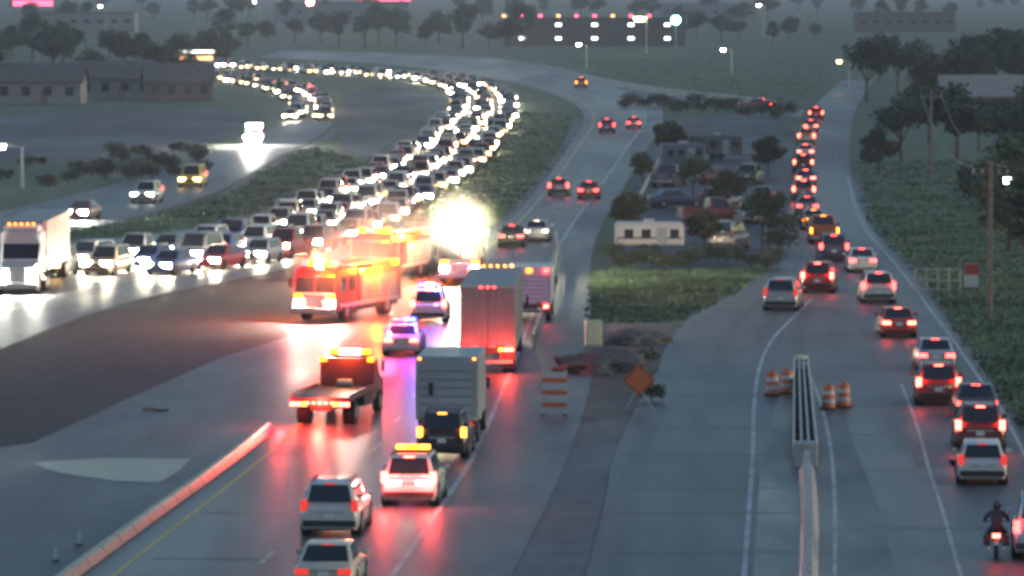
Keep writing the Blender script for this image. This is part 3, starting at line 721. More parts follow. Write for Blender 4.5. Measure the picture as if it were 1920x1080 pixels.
# --- queue on the frontage road
gQ = 'cars queueing on the right frontage road'
for k, pcol, px, py, tl, lab in [
    ('hatchback', 'white', 1842, 912, 'tail_dim', 'white hatchback, last car of the right queue apart from the light blue van'),
    ('suv', 'maroon', 1838, 848, 'tail_hot', 'maroon SUV right ahead of the white hatchback'),
    ('sedan', 'black', 1832, 792, 'tail', 'black sedan between two dark red SUVs in the right queue'),
    ('suv', 'red', 1760, 762, 'tail_hot', 'red SUV with bright brake lights left of the black sedan'),
    ('sedan', 'silver', 1756, 698, 'tail', 'silver sedan ahead of the red SUV in the right queue'),
    ('sedan', 'red', 1686, 634, 'tail_hot', 'red sedan with blazing brake lights beside the grass verge'),
    ('suv', 'white', 1648, 570, 'tail', 'white SUV ahead of the red sedan in the right queue'),
    ('sedan', 'white', 1618, 512, 'tail', 'white sedan at the outer edge of the right queue'),
    ('suv', 'dark blue', 1564, 492, 'tail', 'dark blue SUV behind the orange pickup in the right queue'),
    ('pickup', 'orange', 1546, 458, 'amber_s', 'orange pickup with amber lights in the right queue'),
    ('sedan', 'beige', 1526, 432, 'amber_s', 'beige sedan ahead of the orange pickup'),
    ('sedan', 'grey', 1514, 405, 'tail', 'grey sedan ahead of the beige sedan in the right queue'),
    ('suv', 'grey', 1507, 378, 'tail_hot', 'grey SUV with bright brake lights in the upper right queue'),
    ('sedan', 'blue', 1511, 350, 'tail_hot', 'blue sedan with bright brake lights in the upper right queue'),
    ('suv', 'black', 1506, 324, 'tail_hot', 'black SUV with bright brake lights in the upper right queue'),
    ('sedan', 'white', 1510, 298, 'tail_hot', 'white sedan with bright brake lights far up the right queue'),
    ('van', 'beige', 1512, 272, 'tail_hot', 'beige van with brake lights far up the right queue'),
    ('sedan', 'black', 1520, 248, 'tail_hot', 'black sedan with brake lights at the far end of the right queue'),
    ('suv', 'red', 1530, 226, 'tail_hot', 'red SUV at the far end of the right queue')]:
    c = car(k, pcol, px, py, PB, lab, gQ, tail=tl)
car('suv', 'red', 1532, 550, PBL, 'red SUV with bright tail lights, right of the silver SUV', gQ, tail='tail_hot')
car('suv', 'silver', 1463, 584, PBL, 'silver SUV alone on the left lane of the right frontage road', gQ, tail='tail_dim')
car('van', 'light blue', 1958, 1052, PB, 'light blue van cut by the right edge beside the motorcycle', gQ, tail='tail')
car('sedan', 'red', 1448, 204, PB, 'red sedan on the far ramp at the end of the concrete barrier', gQ, tail='tail_hot', heading=(-1, .4))

# --- oncoming jam
gJ = 'cars in the jam with headlights on'
kinds = ['sedan', 'suv', 'sedan', 'pickup', 'suv', 'hatchback', 'van']
cols = ['white', 'silver', 'grey', 'black', 'white', 'beige', 'blue', 'red', 'silver']
def q_near(p): return p.y < 470
def jam(path, lanes, s0, s1, gap, group, where, rs):
    for off in lanes:
        s = s0 + rs.uniform(0, 5)
        while s < s1:
            p, d = path.at(s); side = Vector((d.y, -d.x, 0))
            k = rs.choice(kinds); pc_ = rs.choice(cols); hd = rs.choice(['head', 'head', 'head', 'head_c', 'head_c', 'head_y', 'head_dim', 'head_b', 'head_b', 'head_b'])
            if q_near(p) and hd in ('head', 'head_dim', 'head_c'): hd = rs.choice(['head_b', 'head_b', 'head_b', 'head_c'])
            key = (k, pc_, hd, 'tail_dim', 1, None)
            if key in used_proto: o = copy_tree(used_proto[key])
            else: o = build_car(k, pc_, hd, 'tail_dim', 1); used_proto[key] = o
            q = p + side * (off + rs.uniform(-.55, .55)); dd = -d
            o.location = (q.x, q.y, 0); o.rotation_euler = (0, 0, math.atan2(-dd.x, dd.y) + rs.uniform(-.02, .02))
            kn = {'suv': 'SUV', 'pickup': 'pickup'}.get(k, k); sec = where(q.y)
            tag(o, f'{pc_} {kn} with {dict(head="warm white", head_c="cold white", head_y="amber", head_dim="dim", head_b="glaring")[hd]} headlights {sec}',
                {'suv': 'SUV', 'pickup': 'pickup truck', 'van': 'van'}.get(k, 'car'), group)
            o['rank'] = 'from below'
            s += (6.6 + rs.uniform(-.5, .6)) if q_near(p) else gap + rs.choice((-1.2, -.4, .2, 1.0, 2.5, 5.5)) + (4.5 if q.y > 860 else 0)
jam(PC, (-3.6, 0, 3.5), 32, PC.len * .985, 7.4, gJ,
    lambda y: 'by the left edge' if y < 335 else 'behind the fire engines' if y < 420 else 'on the straight' if y < 620 else 'on the far bend', random.Random(3))
gD = 'cars on the left frontage road with headlights on'
jam(PD, (-1.9, 1.7), PD.len * .47, PD.len * .98, 6.0, gD,
    lambda y: 'on the left frontage bend' if y < 760 else 'on the far left frontage road', random.Random(5))
glare = car('pickup', 'white', 474, 272, PD, 'white pickup with dazzling headlights and added roof glare on the left frontage road', gD, head='head_hot', toward=True, lod=1)
mk('roof_glow', B((0, .5, 2.1), (1.7, .2, .36)), E['head_hot'], glare, ang=0)  # glowing box added on the roof to widen the pickup's glare
for s_ in (-.6, .6): mk('glare_box', B((s_, 2.86, .55), (.5, .1, .3)), E['head_hot'], glare, ang=0)  # glowing boxes added at the bumper to enlarge the headlight glare
lamp(glare, (0, 4.5, 1.4), (1, .97, .88), 2500, .3, 'headlight_glow')
car('van', 'yellow', 355, 352, PD, 'yellow van with amber headlights on the left frontage road', gD, head='head_y', toward=True, lod=1)
car('suv', 'white', 266, 382, PD, 'white SUV left of the yellow van on the left frontage road', gD, head='head_c', toward=True, lod=1)
car('sedan', 'maroon', 140, 414, PD, 'maroon sedan above the big trailer on the left frontage road', gD, head='head_hot', toward=True, lod=1)
ls = build_semi('white', M['alu'], 'tail', 'head_hot')
put(tag(ls, 'white semi truck with grey trailer at the left edge facing the camera', 'truck', gJ), 34, 552, heading=(0, -1))

# ------------------------------------------------------------------ roadside objects
def guardrail(path, label, step=3.8, h=.75):
    P = Path(GP(path, 8)); g = empty('guardrail', P.p[0])
    o0 = P.p[0]; n = int(P.len / step)
    pts = [P.at(i * step)[0] - o0 for i in range(n + 1)]
    for i in range(n):
        a, b = pts[i], pts[i + 1]
        t = (b - a).normalized(); s = Vector((-t.y, t.x, 0))
        bm = bmesh.new(); prof = [(.03, -.16), (.075, -.1), (.03, -.03), (.03, .03), (.075, .1), (.03, .16), (0, .16), (0, -.16)]
        loft(bm, [[p - t * 0.03 + s * (u + .1) + Vector((0, 0, h - .15 + v)) for u, v in prof] for p in (a, b)])
        mk('beam', bm, M['galv'], g, ang=0)
    for p in pts:
        mk('post', B((p.x, p.y, h / 2 - .02), (.12, .15, h + .04)), M['galv'], g, ang=0)
    return tag(g, label, 'guardrail')
guardrail([(1002, 655), (1022, 600), (1040, 540), (1048, 490), (1046, 450)], 'galvanised guardrail along the shoulder right of the silver trailer')
guardrail([(1248, 290), (1222, 330), (1200, 375), (1172, 420)], 'galvanised guardrail between the far eastbound road and the storage lot')

def jersey(path, label, mat, seg=3.05, h=.82, z0=0.0):
    P = Path(GP(path, 8)); g = empty('concrete_barrier', P.p[0]); o0 = P.p[0]
    n = int(P.len / seg)
    prof = [(-.30, 0), (-.30, .08), (-.17, .30), (-.10, h), (.10, h), (.17, .30), (.30, .08), (.30, 0)]
    for i in range(n):
        a = P.at(i * seg + .03)[0] - o0; b = P.at((i + 1) * seg - .03)[0] - o0
        t = (b - a).normalized(); s = Vector((-t.y, t.x, 0))
        bm = bmesh.new(); loft(bm, [[p + s * u + Vector((0, 0, v + z0)) for u, v in prof] for p in (a, b)])
        mk('barrier_segment', bm, mat, g, ang=0)
    return tag(g, label, 'barrier')
jersey([(66, 1140), (130, 1085), (405, 885), (505, 805)], 'low concrete median barrier glowing red, running from bottom left to the tow truck', M['concrete_wet'], h=.36)
jersey([(1516, 1150), (1516, 1080), (1518, 990), (1516, 930), (1512, 880)], 'concrete barrier behind the crash cushion in the road split', M['concrete'])
jersey([(1030, 138), (1130, 158), (1250, 178), (1400, 195), (1490, 212)], 'long pale concrete barrier along the far ramp', M['concrete'], seg=6, h=1.1)

def crash_cushion():
    a = G(1510, 872); b = G(1502, 700)
    g = empty('crash_cushion', a); v = b - a; L = v.length; t = v.normalized(); s = Vector((-t.y, t.x, 0))
    Z = Vector((0, 0, 1)); bays = max(6, int(L / 3.4))
    for k in (-1, 1):
        for i in range(bays):
            p = t * (L * i / bays); q = t * (L * (i + 1) / bays + .15)
            wd = .42 - .12 * i / bays
            bm = bmesh.new()
            for z in (.35, .62):
                pr = [(0, -.1), (.05, -.06), (.05, .06), (0, .1), (-.03, .1), (-.03, -.1)]
                loft(bm, [[r + s * k * (wd + u) + Z * (z + w_) for u, w_ in pr] for r in (p, q)])
            mk('side_panel', bm, M['galv'], g, ang=0)
    for i in range(bays + 1):
        p = t * (L * i / bays); wd = .38 - .12 * i / bays
        bm = bmesh.new(); loft(bm, [[p + s * u + Z * z for u, z in ((-wd, .02), (wd, .02), (wd, .5), (-wd, .5))], [p + t * .08 + s * u + Z * z for u, z in ((-wd, .02), (wd, .02), (wd, .5), (-wd, .5))]])
        mk('diaphragm', bm, M['steel'], g, ang=0)
    for u in (-.14, .14):
        bm = bmesh.new(); loft(bm, [[p + s * (u * k_ + e) + Z * z for e, z in ((-.045, .5), (.045, .5), (.045, .68), (-.045, .68))] for p, k_ in ((Vector((0, 0, 0)), 1), (v, .7))])
        mk('top_rail', bm, M['galv'], g, ang=0)
    bm = bmesh.new(); tube(bm, b - a + t * .1, b - a + t * .1 + Z * .8, .32, n=14); mk('nose', bm, M['cream'], g)
    bm = bmesh.new(); loft(bm, [[-t * .2 + s * u + Z * z for u, z in ((-.35, 0), (.35, 0), (.35, .95), (-.35, .95))], [-t * .9 + s * u + Z * z for u, z in ((-.45, 0), (.45, 0), (.45, .9), (-.45, .9))]])
    mk('backup_block', bm, M['concrete'], g, bev=.03)
    return tag(g, 'galvanised crash cushion with ribbed side panels in the road split', 'crash cushion')
crash_cushion()

def drum_proto():
    g = empty('traffic_drum')
    zs = [(0, .36, 0), (.1, .36, 0), (.1, .29, 1), (.28, .285, 1), (.28, .285, 0), (.46, .275, 0), (.46, .275, 1), (.64, .265, 1), (.64, .265, 0), (.82, .255, 0), (.82, .255, 1), (.95, .245, 1)]
    mk('rubber_base', T((0, 0, 0), (0, 0, .1), .38, .36, 14), M['rubber'], g)
    z = .1; r = .29
    for i in range(5):
        mk('band', T((0, 0, z), (0, 0, z + .18), r, r - .008, 14), M['orange'] if i % 2 == 0 else M['whitesheet'], g); z += .18; r -= .008
    mk('handle', B((0, 0, z + .06), (.2, .05, .12)), M['orange'], g, bev=.02)
    return g
drum = None
for px, py, lab in [(1448, 742, 'orange and white traffic drum, outer one left of the crash cushion'), (1476, 738, 'orange and white traffic drum, next to the crash cushion on its left'),
                    (1553, 768, 'orange and white traffic drum, next to the crash cushion on its right'), (1582, 764, 'orange and white traffic drum, outer one right of the crash cushion')]:
    if drum is None: d = drum = drum_proto()
    else: d = copy_tree(drum)
    d.location = G(px, py); tag(d, lab, 'traffic drum', 'traffic drums')

def barricade(px, py):
    g = empty('barricade', G(px, py), -.1)
    for s in (-1, 1):
        mk('upright', B((s * .46, 0, .95), (.07, .07, 1.9)), M['whitesheet'], g, ang=0)
        mk('foot', B((s * .46, 0, .04), (.08, 1.2, .07)), M['steel'], g, ang=0)
    for i in range(6):
        mk('board', B((0, -.05, .42 + i * .26), (1.05, .03, .19)), M['orange'] if i % 2 == 0 else M['whitesheet'], g, ang=0)
    return tag(g, 'tall barricade of orange and white boards on the right shoulder', 'barricade')
barricade(1040, 778)

def diamond(px, py, label, w_=1.15):
    g = empty('road_work_sign', G(px, py))
    r = Matrix.Rotation(PI / 4, 4, 'Y')
    pn = mk('sign_panel', B((0, 0, 1.25), (w_, .03, w_), r), M['orange'], g, ang=0)
    fr = bmesh.new()
    for a in range(4):
        rr = Matrix.Rotation(PI / 4 + a * PI / 2, 4, 'Y')
        bx(fr, Vector((0, -.02, 1.25)) + rr @ Vector((0, 0, w_ / 2 - .06)), (w_ - .1, .012, .03), 0, rr)
    mk('border', fr, M['black'], pn, ang=0)
    for s in (-1, 1):
        mk('leg', T((s * .12, 0, .75), (s * .6, -.25, 0), .03), M['galv'], g)
    mk('leg', T((0, .05, .75), (0, .7, 0), .03), M['galv'], g)
    return tag(g, label, 'sign')
diamond(1198, 768, 'orange diamond road work sign on legs at the edge of the dirt verge', 1.0)

def cabinet(px, py):
    g = empty('utility_cabinet', G(px, py), .15)
    mk('plinth', B((0, 0, .06), (.9, .6, .12)), M['concrete'], g, ang=0)
    mk('box', B((0, 0, .68), (.8, .5, 1.12)), M['cream'], g, bev=.02)
    mk('door', B((0, -.262, .68), (.66, .03, .95)), M['cream'], g, bev=.008)
    mk('lid', B((0, 0, 1.27), (.88, .58, .06)), M['cream'], g, bev=.01)
    return tag(g, 'pale cream utility cabinet on the dirt by the guardrail', 'utility cabinet')
cabinet(1112, 650)

def dirt_pile(px, py, w_, d_, h_, label):
    bm = bmesh.new(); bmesh.ops.create_icosphere(bm, subdivisions=4, radius=1)
    rs = random.Random(int(px))
    from mathutils import noise
    for v in bm.verts:
        k = 1 + .35 * noise.noise(v.co * 2.1 + Vector((px, 0, 0))) + .12 * noise.noise(v.co * 6)
        v.co = Vector((v.co.x * w_ * k, v.co.y * d_ * k, max(v.co.z, -.15) * h_ * k))
    o = mk('dirt_pile', bm, M['dirt'], loc=G(px, py)); tag(o, label, 'dirt pile')
dirt_pile(1130, 692, 2.3, 3.5, .9, 'broad pile of dark dirt beside the orange and white barricade')
dirt_pile(1190, 640, 1.8, 3, .6, 'low heap of dirt below the grass wedge by the cream cabinet')

# delineators and debris bottom left
post0 = None
for px, py, lab in [(148, 1022, 'white reflector post left of the red barrier, farther one'), (104, 1052, 'white reflector post left of the red barrier, nearer one')]:
    g = empty('reflector_post', G(px, py)); mk('post', B((0, 0, .2), (.1, .03, .42)), M['whitesheet'], g, ang=0); mk('base', T((0, 0, 0), (0, 0, .04), .14, .12), M['black'], g)
    tag(g, lab, 'reflector post', 'reflector posts')
bm = bmesh.new()
for i in range(7):
    bx(bm, (-.45 + i * .15, .05 * math.sin(i * 1.3), .05 + .03 * math.sin(i)), (.18, .3, .05), 0, Matrix.Rotation(.3 * math.sin(i * 2), 4, 'Z'))
tag(mk('tyre_scrap', bm, M['rubber'], loc=G(292, 770)), 'black strip of torn tyre on the closed grey lanes', 'debris')

# motorcycle and rider
def motorcycle(px, py):
    q = G(px, py); hd = PB.dir_near(q)
    rz = math.atan2(-hd.x, hd.y)
    g = empty('motorcycle', q + hd * 1.1, rz)
    for y, nm in ((-.72, 'wheel'), (.75, 'wheel')):
        bm = bmesh.new()
        for i in range(20):
            a0, a1 = 2 * PI * i / 20, 2 * PI * (i + 1) / 20
            tube(bm, (0, y + .26 * math.cos(a0), .33 + .26 * math.sin(a0)), (0, y + .26 * math.cos(a1), .33 + .26 * math.sin(a1)), .07, n=8)
        wo = mk('wheel', bm, M['rubber'], g); mk('hub', T((-.08, y, .33), (.08, y, .33), .17, n=14), M['rim'], wo)
    bm = bmesh.new(); loft(bm, [[(x * .12, -.5, z) for x, z in ((-1, .45), (1, .45), (1, .75), (-1, .75))], [(x * .16, .35, z) for x, z in ((-1, .35), (1, .35), (1, .95), (-1, .95))]]); mk('engine_frame', bm, M['steel'], g, bev=.03)
    bm = bmesh.new(); loft(bm, [[(x * .13, -.95, z) for x, z in ((-1, .76), (1, .76), (.8, .86), (-.8, .86))], [(x * .18, .05, z) for x, z in ((-1, .74), (1, .74), (.8, .84), (-.8, .84))]]); mk('seat', bm, M['black'], g, bev=.02)
    bm = bmesh.new(); loft(bm, [[(x * .15, .05, z) for x, z in ((-1, .8), (1, .8), (.7, .98), (-.7, .98))], [(x * .12, .6, z) for x, z in ((-1, .85), (1, .85), (.7, 1.05), (-.7, 1.05))]]); mk('fuel_tank', bm, paint('maroon'), g, bev=.03)
    mk('rear_fender', B((0, -.88, .62), (.2, .35, .06), Matrix.Rotation(.5, 4, 'X')), M['black'], g, ang=0)
    mk('tail_light', B((0, -1.0, .78), (.22, .08, .12)), E['tail_hot'], g, ang=0)
    mk('licence_plate', B((0, -1.06, .55), (.18, .02, .12)), M['plate'], g, ang=0)
    bm = bmesh.new(); tube(bm, (-.4, .45, 1.08), (.4, .45, 1.08), .02); tube(bm, (-.1, .8, .4), (-.08, .5, 1.08), .03); tube(bm, (.1, .8, .4), (.08, .5, 1.08), .03); mk('handlebar', bm, M['chrome'], g)
    for s in (-1, 1):
        mk('exhaust', T((s * .2, .1, .3), (s * .22, -.85, .38), .05), M['chrome'], g)
        mk('pannier', B((s * .32, -.62, .62), (.18, .46, .34)), M['black'], g, bev=.03)
    tag(g, 'black motorcycle with a glowing red tail light at the lower right edge', 'motorcycle')
    # rider
    pts = {'pelvis': (0, -.18, .92, .16), 'waist': (0, -.16, 1.08, .155), 'chest': (0, -.06, 1.30, .18), 'neck': (0, .02, 1.47, .075), 'head': (0, .06, 1.60, .10), 'top': (0, .07, 1.72, .08),
           'shl': (-.2, -.03, 1.40, .085), 'ell': (-.36, .14, 1.2, .06), 'hal': (-.37, .42, 1.10, .045), 'shr': (.2, -.03, 1.40, .085), 'elr': (.36, .14, 1.2, .06), 'har': (.37, .42, 1.10, .045),
           'hil': (-.13, -.12, .88, .12), 'knl': (-.27, .28, .78, .085), 'anl': (-.25, .02, .40, .06), 'tol': (-.25, .2, .34, .05),
           'hir': (.13, -.12, .88, .12), 'knr': (.27, .28, .78, .085), 'anr': (.25, .02, .40, .06), 'tor': (.25, .2, .34, .05)}
    ed = [('pelvis', 'waist'), ('waist', 'chest'), ('chest', 'neck'), ('neck', 'head'), ('head', 'top'), ('chest', 'shl'), ('shl', 'ell'), ('ell', 'hal'), ('chest', 'shr'), ('shr', 'elr'), ('elr', 'har'),
          ('pelvis', 'hil'), ('hil', 'knl'), ('knl', 'anl'), ('anl', 'tol'), ('pelvis', 'hir'), ('hir', 'knr'), ('knr', 'anr'), ('anr', 'tor')]
    names = list(pts); me = bpy.data.meshes.new('person')
    me.from_pydata([pts[n][:3] for n in names], [(names.index(a), names.index(b)) for a, b in ed], [])
    o = bpy.data.objects.new('person', me); COL.objects.link(o)
    me.materials.append(pm('dark_riding_gear', (.03, .03, .045), .7, var=.3, scale=4))
    sk = o.modifiers.new('skin', 'SKIN'); sk.use_smooth_shade = True
    for i, n in enumerate(names): me.skin_vertices[0].data[i].radius = (pts[n][3],) * 2
    me.skin_vertices[0].data[0].use_root = True
    o.modifiers.new('sub', 'SUBSURF').levels = 2; o.modifiers['sub'].render_levels = 2
    o.location = g.location; o.rotation_euler = (0, 0, rz)
    bm = bmesh.new(); bmesh.ops.create_uvsphere(bm, u_segments=16, v_segments=10, radius=.155)
    bmesh.ops.transform(bm, matrix=Matrix.Translation((0, .06, 1.64)) @ Matrix.Diagonal((.92, 1.1, 1.05, 1)), verts=bm.verts)
    mk('helmet', bm, paint('black'), o)
    bm = bmesh.new(); bx(bm, (0, .2, 1.63), (.2, .06, .1)); mk('visor', bm, M['glass'], o, bev=.02)
    for s in (-1, 1):   # gloved hands round the grips
        bm = bmesh.new()
        bx(bm, (s * .37, .43, 1.12), (.09, .08, .04))
        for k in range(4):
            x = s * (.335 + .024 * k)
            tube(bm, (x, .46, 1.125), (x, .49, 1.09), .012, n=6); tube(bm, (x, .49, 1.09), (x, .46, 1.055), .011, n=6)
        tube(bm, (s * .325, .42, 1.11), (s * .33, .45, 1.06), .013, n=6)
        mk('glove', bm, M['black'], o)
    tag(o, 'person in dark riding gear and helmet sitting on the motorcycle', 'person')
motorcycle(1868, 1052)

# ------------------------------------------------------------------ storage lot by the ramp
def travel_trailer(px, py, L, label, mat, rz=0., h=2.6):
    g = empty('travel_trailer', G(px, py) + Vector((0, 1.2, 0)), rz)
    mk('body', B((0, 0, .5 + h / 2 - .1), (L, 2.3, h - .3)), mat, g, bev=.12)
    mk('roof', B((0, 0, h + .27), (L - .3, 2.1, .07)), mat, g, bev=.02)
    mk('door', B((L * .18, -1.16, .45 + h * .42), (.7, .03, h * .66)), M['greybox'], g, ang=0)
    for x in (-L * .3, -L * .05, L * .36): mk('window', B((x, -1.16, .4 + h * .55), (L * .13, .03, .55)), M['window'], g, ang=0)
    mk('stripe', B((0, -1.158, 1.05), (L - .3, .02, .12)), M['steel'], g, ang=0)
    for s in (-.4, .4):
        for y in (-1.0, 1.0): mk('wheel', T((s, y - .12, .34), (s, y + .12, .34), .34, n=14), M['rubber'], g)
    mk('hitch', B((L / 2 + .5, 0, .5), (1.1, .12, .1)), M['steel'], g, ang=0)
    mk('air_conditioner', B((0, 0, h + .42), (.7, .6, .22)), M['whitesheet'], g, bev=.03)
    return tag(g, label, 'trailer')
travel_trailer(1218, 476, 4.6, 'white travel trailer nearest the grass in the storage lot', M['whitesheet'], h=1.75)
travel_trailer(1280, 318, 4.2, 'dusty blue travel trailer at the back of the storage lot', M['trailer_blue'], .08, 2.2)
travel_trailer(1345, 300, 5.5, 'grey travel trailer beside the dusty blue one in the storage lot', M['trailer_grey'], -.1, 2.2)
gL = 'vehicles parked in the storage lot'
for k, c, px, py, hd, lab in [
    ('pickup', 'dull red', 1275, 418, (1, .25), 'dull red pickup parked behind the white travel trailer'),
    ('van', 'grey', 1350, 470, (.3, 1), 'grey van parked at the right of the white travel trailer'),
    ('sedan', 'dark blue', 1215, 390, (.9, .4), 'dark blue sedan parked left of the dull red pickup'),
    ('suv', 'black', 1330, 395, (.5, 1), 'black SUV parked in the middle of the storage lot'),
    ('sedan', 'grey', 1395, 420, (.4, 1), 'grey sedan parked near the queue side of the storage lot'),
    ('pickup', 'dark blue', 1240, 350, (.3, 1), 'dark blue pickup parked below the dusty blue travel trailer'),
    ('sedan', 'maroon', 1310, 345, (.8, .5), 'maroon sedan parked below the grey travel trailer'),
    ('suv', 'green', 1400, 345, (.2, 1), 'green SUV parked at the right of the storage lot'),
    ('sedan', 'black', 1425, 385, (.2, 1), 'black sedan parked at the right edge of the storage lot')]:
    car(k, c, px, py, None, lab, gL, head='off', tail='off_t', heading=hd)

# ------------------------------------------------------------------ buildings
def building(name, px, py, W, D, H, wall, label, cat='building', roof='flat', rz=0., win=(4, 1), lit=None, roofm='roof', wsize=(1.1, 1.2), group=None):
    g = empty(name, G(px, py) + Vector((0, D / 2, 0)), rz)
    mk('wall', B((0, 0, H / 2), (W, D, H)), M[wall], g, ang=0)
    if roof == 'gable':
        rh = D * .28
        bm = bmesh.new(); e = .5
        loft(bm, [[(x, -D / 2 - e, H - .15), (x, 0, H + rh), (x, D / 2 + e, H - .15), (x, D / 2 + e, H - .4), (x, 0, H + rh - .25), (x, -D / 2 - e, H - .4)] for x in (-W / 2 - e, W / 2 + e)])
        r = mk('roof', bm, M[roofm], g, ang=0)
        bm = bmesh.new(); loft(bm, [[(x, -D / 2 + .02, H - .2), (x, 0, H + rh - .2), (x, D / 2 - .02, H - .2)] for x in (-W / 2 + .03, W / 2 - .03)]); mk('gable', bm, M[wall], g, ang=0)
        mk('chimney', B((W * .25, .6, H + rh), (.6, .6, 1.2)), M['wall_b'], r, ang=0)
    else:
        mk('roof', B((0, 0, H + .15), (W + .4, D + .4, .35)), M[roofm], g, ang=0)
    nx, nz = win
    for i in range(nx):
        for k in range(nz):
            x = -W / 2 + W * (i + .5) / nx; z = H * (k + .55) / nz
            f = mk('window', B((x, -D / 2 - .02, z), (wsize[0] + .2, .06, wsize[1] + .2)), M['steel'], g, ang=0)
            mk('pane', B((x, -D / 2 - .045, z), (wsize[0], .04, wsize[1])), E[lit] if lit else M['window'], f, ang=0)
    if cat == 'house': mk('door', B((W * .08, -D / 2 - .03, 1.05), (1, .06, 2.1)), M['wood'], g, ang=0)
    return tag(g, label, cat, group)
building('office_building', 1115, 86, 52, 14, 7.8, 'roof', 'long two storey building with two rows of five lit windows at the top', win=(5, 2), lit='winw', wsize=(1.7, .9))
for k in range(9): mk('roof_glow', B((-26 + k * 5.2, -7.0, 8.6), (1.1, .3, .8)), E['neon' if k % 3 else 'cano'], S.objects['office_building'], ang=0)
building('long_building', 1893, 226, 17, 9, 3.4, 'wall_b', 'long low building with a tan metal roof at the right edge', roof='gable', win=(6, 1), roofm='roof_tan')
for px, py, W_, H_, wl, lab in [(70, 196, 13, 3.6, 'wall', 'pale house with grey gable roof at the far left of the left car park'),
                               (215, 186, 12, 3.4, 'wall_c', 'blue grey house with gable roof in the middle behind the left car park'),
                               (330, 190, 10, 3.3, 'wall_b', 'brown brick house with gable roof right of the blue grey house')]:
    building('house', px, py, W_, 9, H_, wl, lab, 'house', 'gable', rnd.uniform(-.15, .15), group='houses behind the left car park')
for px, py, W_, H_, wl, lab in [(150, 60, 40, 7, 'wall', 'wide pale warehouse on the far left skyline'), (640, 44, 60, 9, 'wall_c', 'wide blue grey warehouse on the skyline behind the far bend'),
                               (1330, 40, 45, 8, 'wall', 'pale warehouse on the skyline right of the green signal'), (1700, 60, 36, 7, 'wall_b', 'brown brick warehouse on the far right skyline')]:
    building('warehouse', px, py, W_, 20, H_, wl, lab, 'warehouse', win=(8, 1), wsize=(2, 1), group='warehouses on the skyline')
# service station canopy
g = empty('service_station', G(368, 148) + Vector((0, 4, 0)))
mk('canopy', B((0, 0, 5.0), (6.4, 7, .6)), M['whitesheet'], g, ang=0)
mk('fascia', B((0, -3.56, 5.15), (6.5, .12, .5)), E['canw'], g, ang=0)
mk('fascia_stripe', B((0, -3.56, 3.9), (6.2, .16, .75)), E['cano'], g, ang=0)
for x in (-2.4, 2.4):
    for y in (-3.3, 2.4): mk('column', B((x, y, 2.35), (.35, .35, 4.7)), M['whitesheet'], g, ang=0)
for x in (-1.5, 1.5): mk('pump', B((x, -1, .9), (.7, .5, 1.8)), M['greybox'], g, ang=0)
tag(g, 'service station canopy with a white fascia over an orange lit stripe', 'canopy')
# lit sign boards
def board(px, py, W_, H_, z, lit, label, posts=2):
    g = empty('lit_sign', G(px, py))
    p = mk('sign_panel', B((0, 0, z), (W_, .4, H_)), M['black'], g, ang=0); mk('lit_face', B((0, -.22, z), (W_ * .94, .06, H_ * .86)), E[lit], p, ang=0)
    for i in range(posts):
        x = 0 if posts == 1 else (-W_ * .35 + i * W_ * .7)
        mk('post', T((x, 0, 0), (x, 0, z - H_ / 2 + .05), .18), M['steel'], g)
    return tag(g, label, 'sign')
board(722, 30, 30, 4.2, 10.0, 'neon', 'wide pink red lit sign at the top edge left of centre')
board(62, 40, 20, 3.0, 8.5, 'neon', 'small pink lit sign in the top left corner', 1)

# ------------------------------------------------------------------ street lamps and signals
def street_lamp(px, py_base, py_top, lit, label, r=.55):
    q = G(px, py_base); k = (py_base - HORIZON) / CAMZ; h = (py_base - py_top) / k
    g = empty('street_lamp', q)
    mk('pole', T((0, 0, 0), (0, 0, h), .16, .09), M['galv'], g); mk('arm', T((0, 0, h), (-1.6, -.3, h + .3), .06), M['galv'], g)
    hd = mk('lamp_head', B((-1.7, -.35, h + .36), (.9, .45, .16)), M['steel'], g, bev=.03)
    mk('lamp_lens', T((-1.7, -.42, h + .26), (-1.7, -.42, h - r * .5), r, r * .7, 12), E[lit], hd)
    return tag(g, label, 'street lamp')
street_lamp(1212, 100, 34, 'lampy', 'street lamp with a bright yellow glow beside the green signal', 1.7)
street_lamp(1100, 128, 84, 'lampw', 'white street lamp above the orange van on the far bend', .5)
street_lamp(1372, 140, 94, 'lampw', 'white street lamp on the grass beyond the far ramp', .5)
street_lamp(1432, 70, 10, 'lampw', 'white street lamp at the top edge right of the green signal', .8)
street_lamp(1592, 170, 116, 'head_y', 'amber street lamp above the far end of the right queue', .45)
street_lamp(1815, 190, 134, 'lampw', 'white street lamp among the trees on the right', .3)
street_lamp(1934, 480, 340, 'lampw', 'white street lamp at the right edge over the grass', .22)
street_lamp(42, 352, 276, 'lampw', 'white street lamp at the left edge over the left car park', .34)
street_lamp(198, 70, 12, 'lampw', 'white street lamp at the top left behind the houses', .7)
street_lamp(486, 60, 4, 'lampw', 'white street lamp at the top edge above the far bend', .6)
def signal(px, py, top, lit, pos, label):
    q = G(px, py); k = (py - HORIZON) / CAMZ; h = (py - top) / k
    g = empty('traffic_signal', q)
    mk('pole', T((0, .3, 0), (0, .3, h + 1), .14), M['galv'], g)
    hs = mk('housing', B((0, 0, h), (1.0, .3, 2.6)), M['black'], g, bev=.04)
    for i, z in enumerate((.8, 0, -.8)):
        mk('lens', T((0, -.15, h + z), (0, -.42, h + z), .42 if i != pos else 1.3, n=14), E[lit] if i == pos else M['black'], hs)
    return tag(g, label, 'traffic signal')
signal(1267, 90, 32, 'lampg', 2, 'traffic signal glowing green at the top')
signal(582, 66, 8, 'lampr', 0, 'traffic signal glowing red at the top edge')

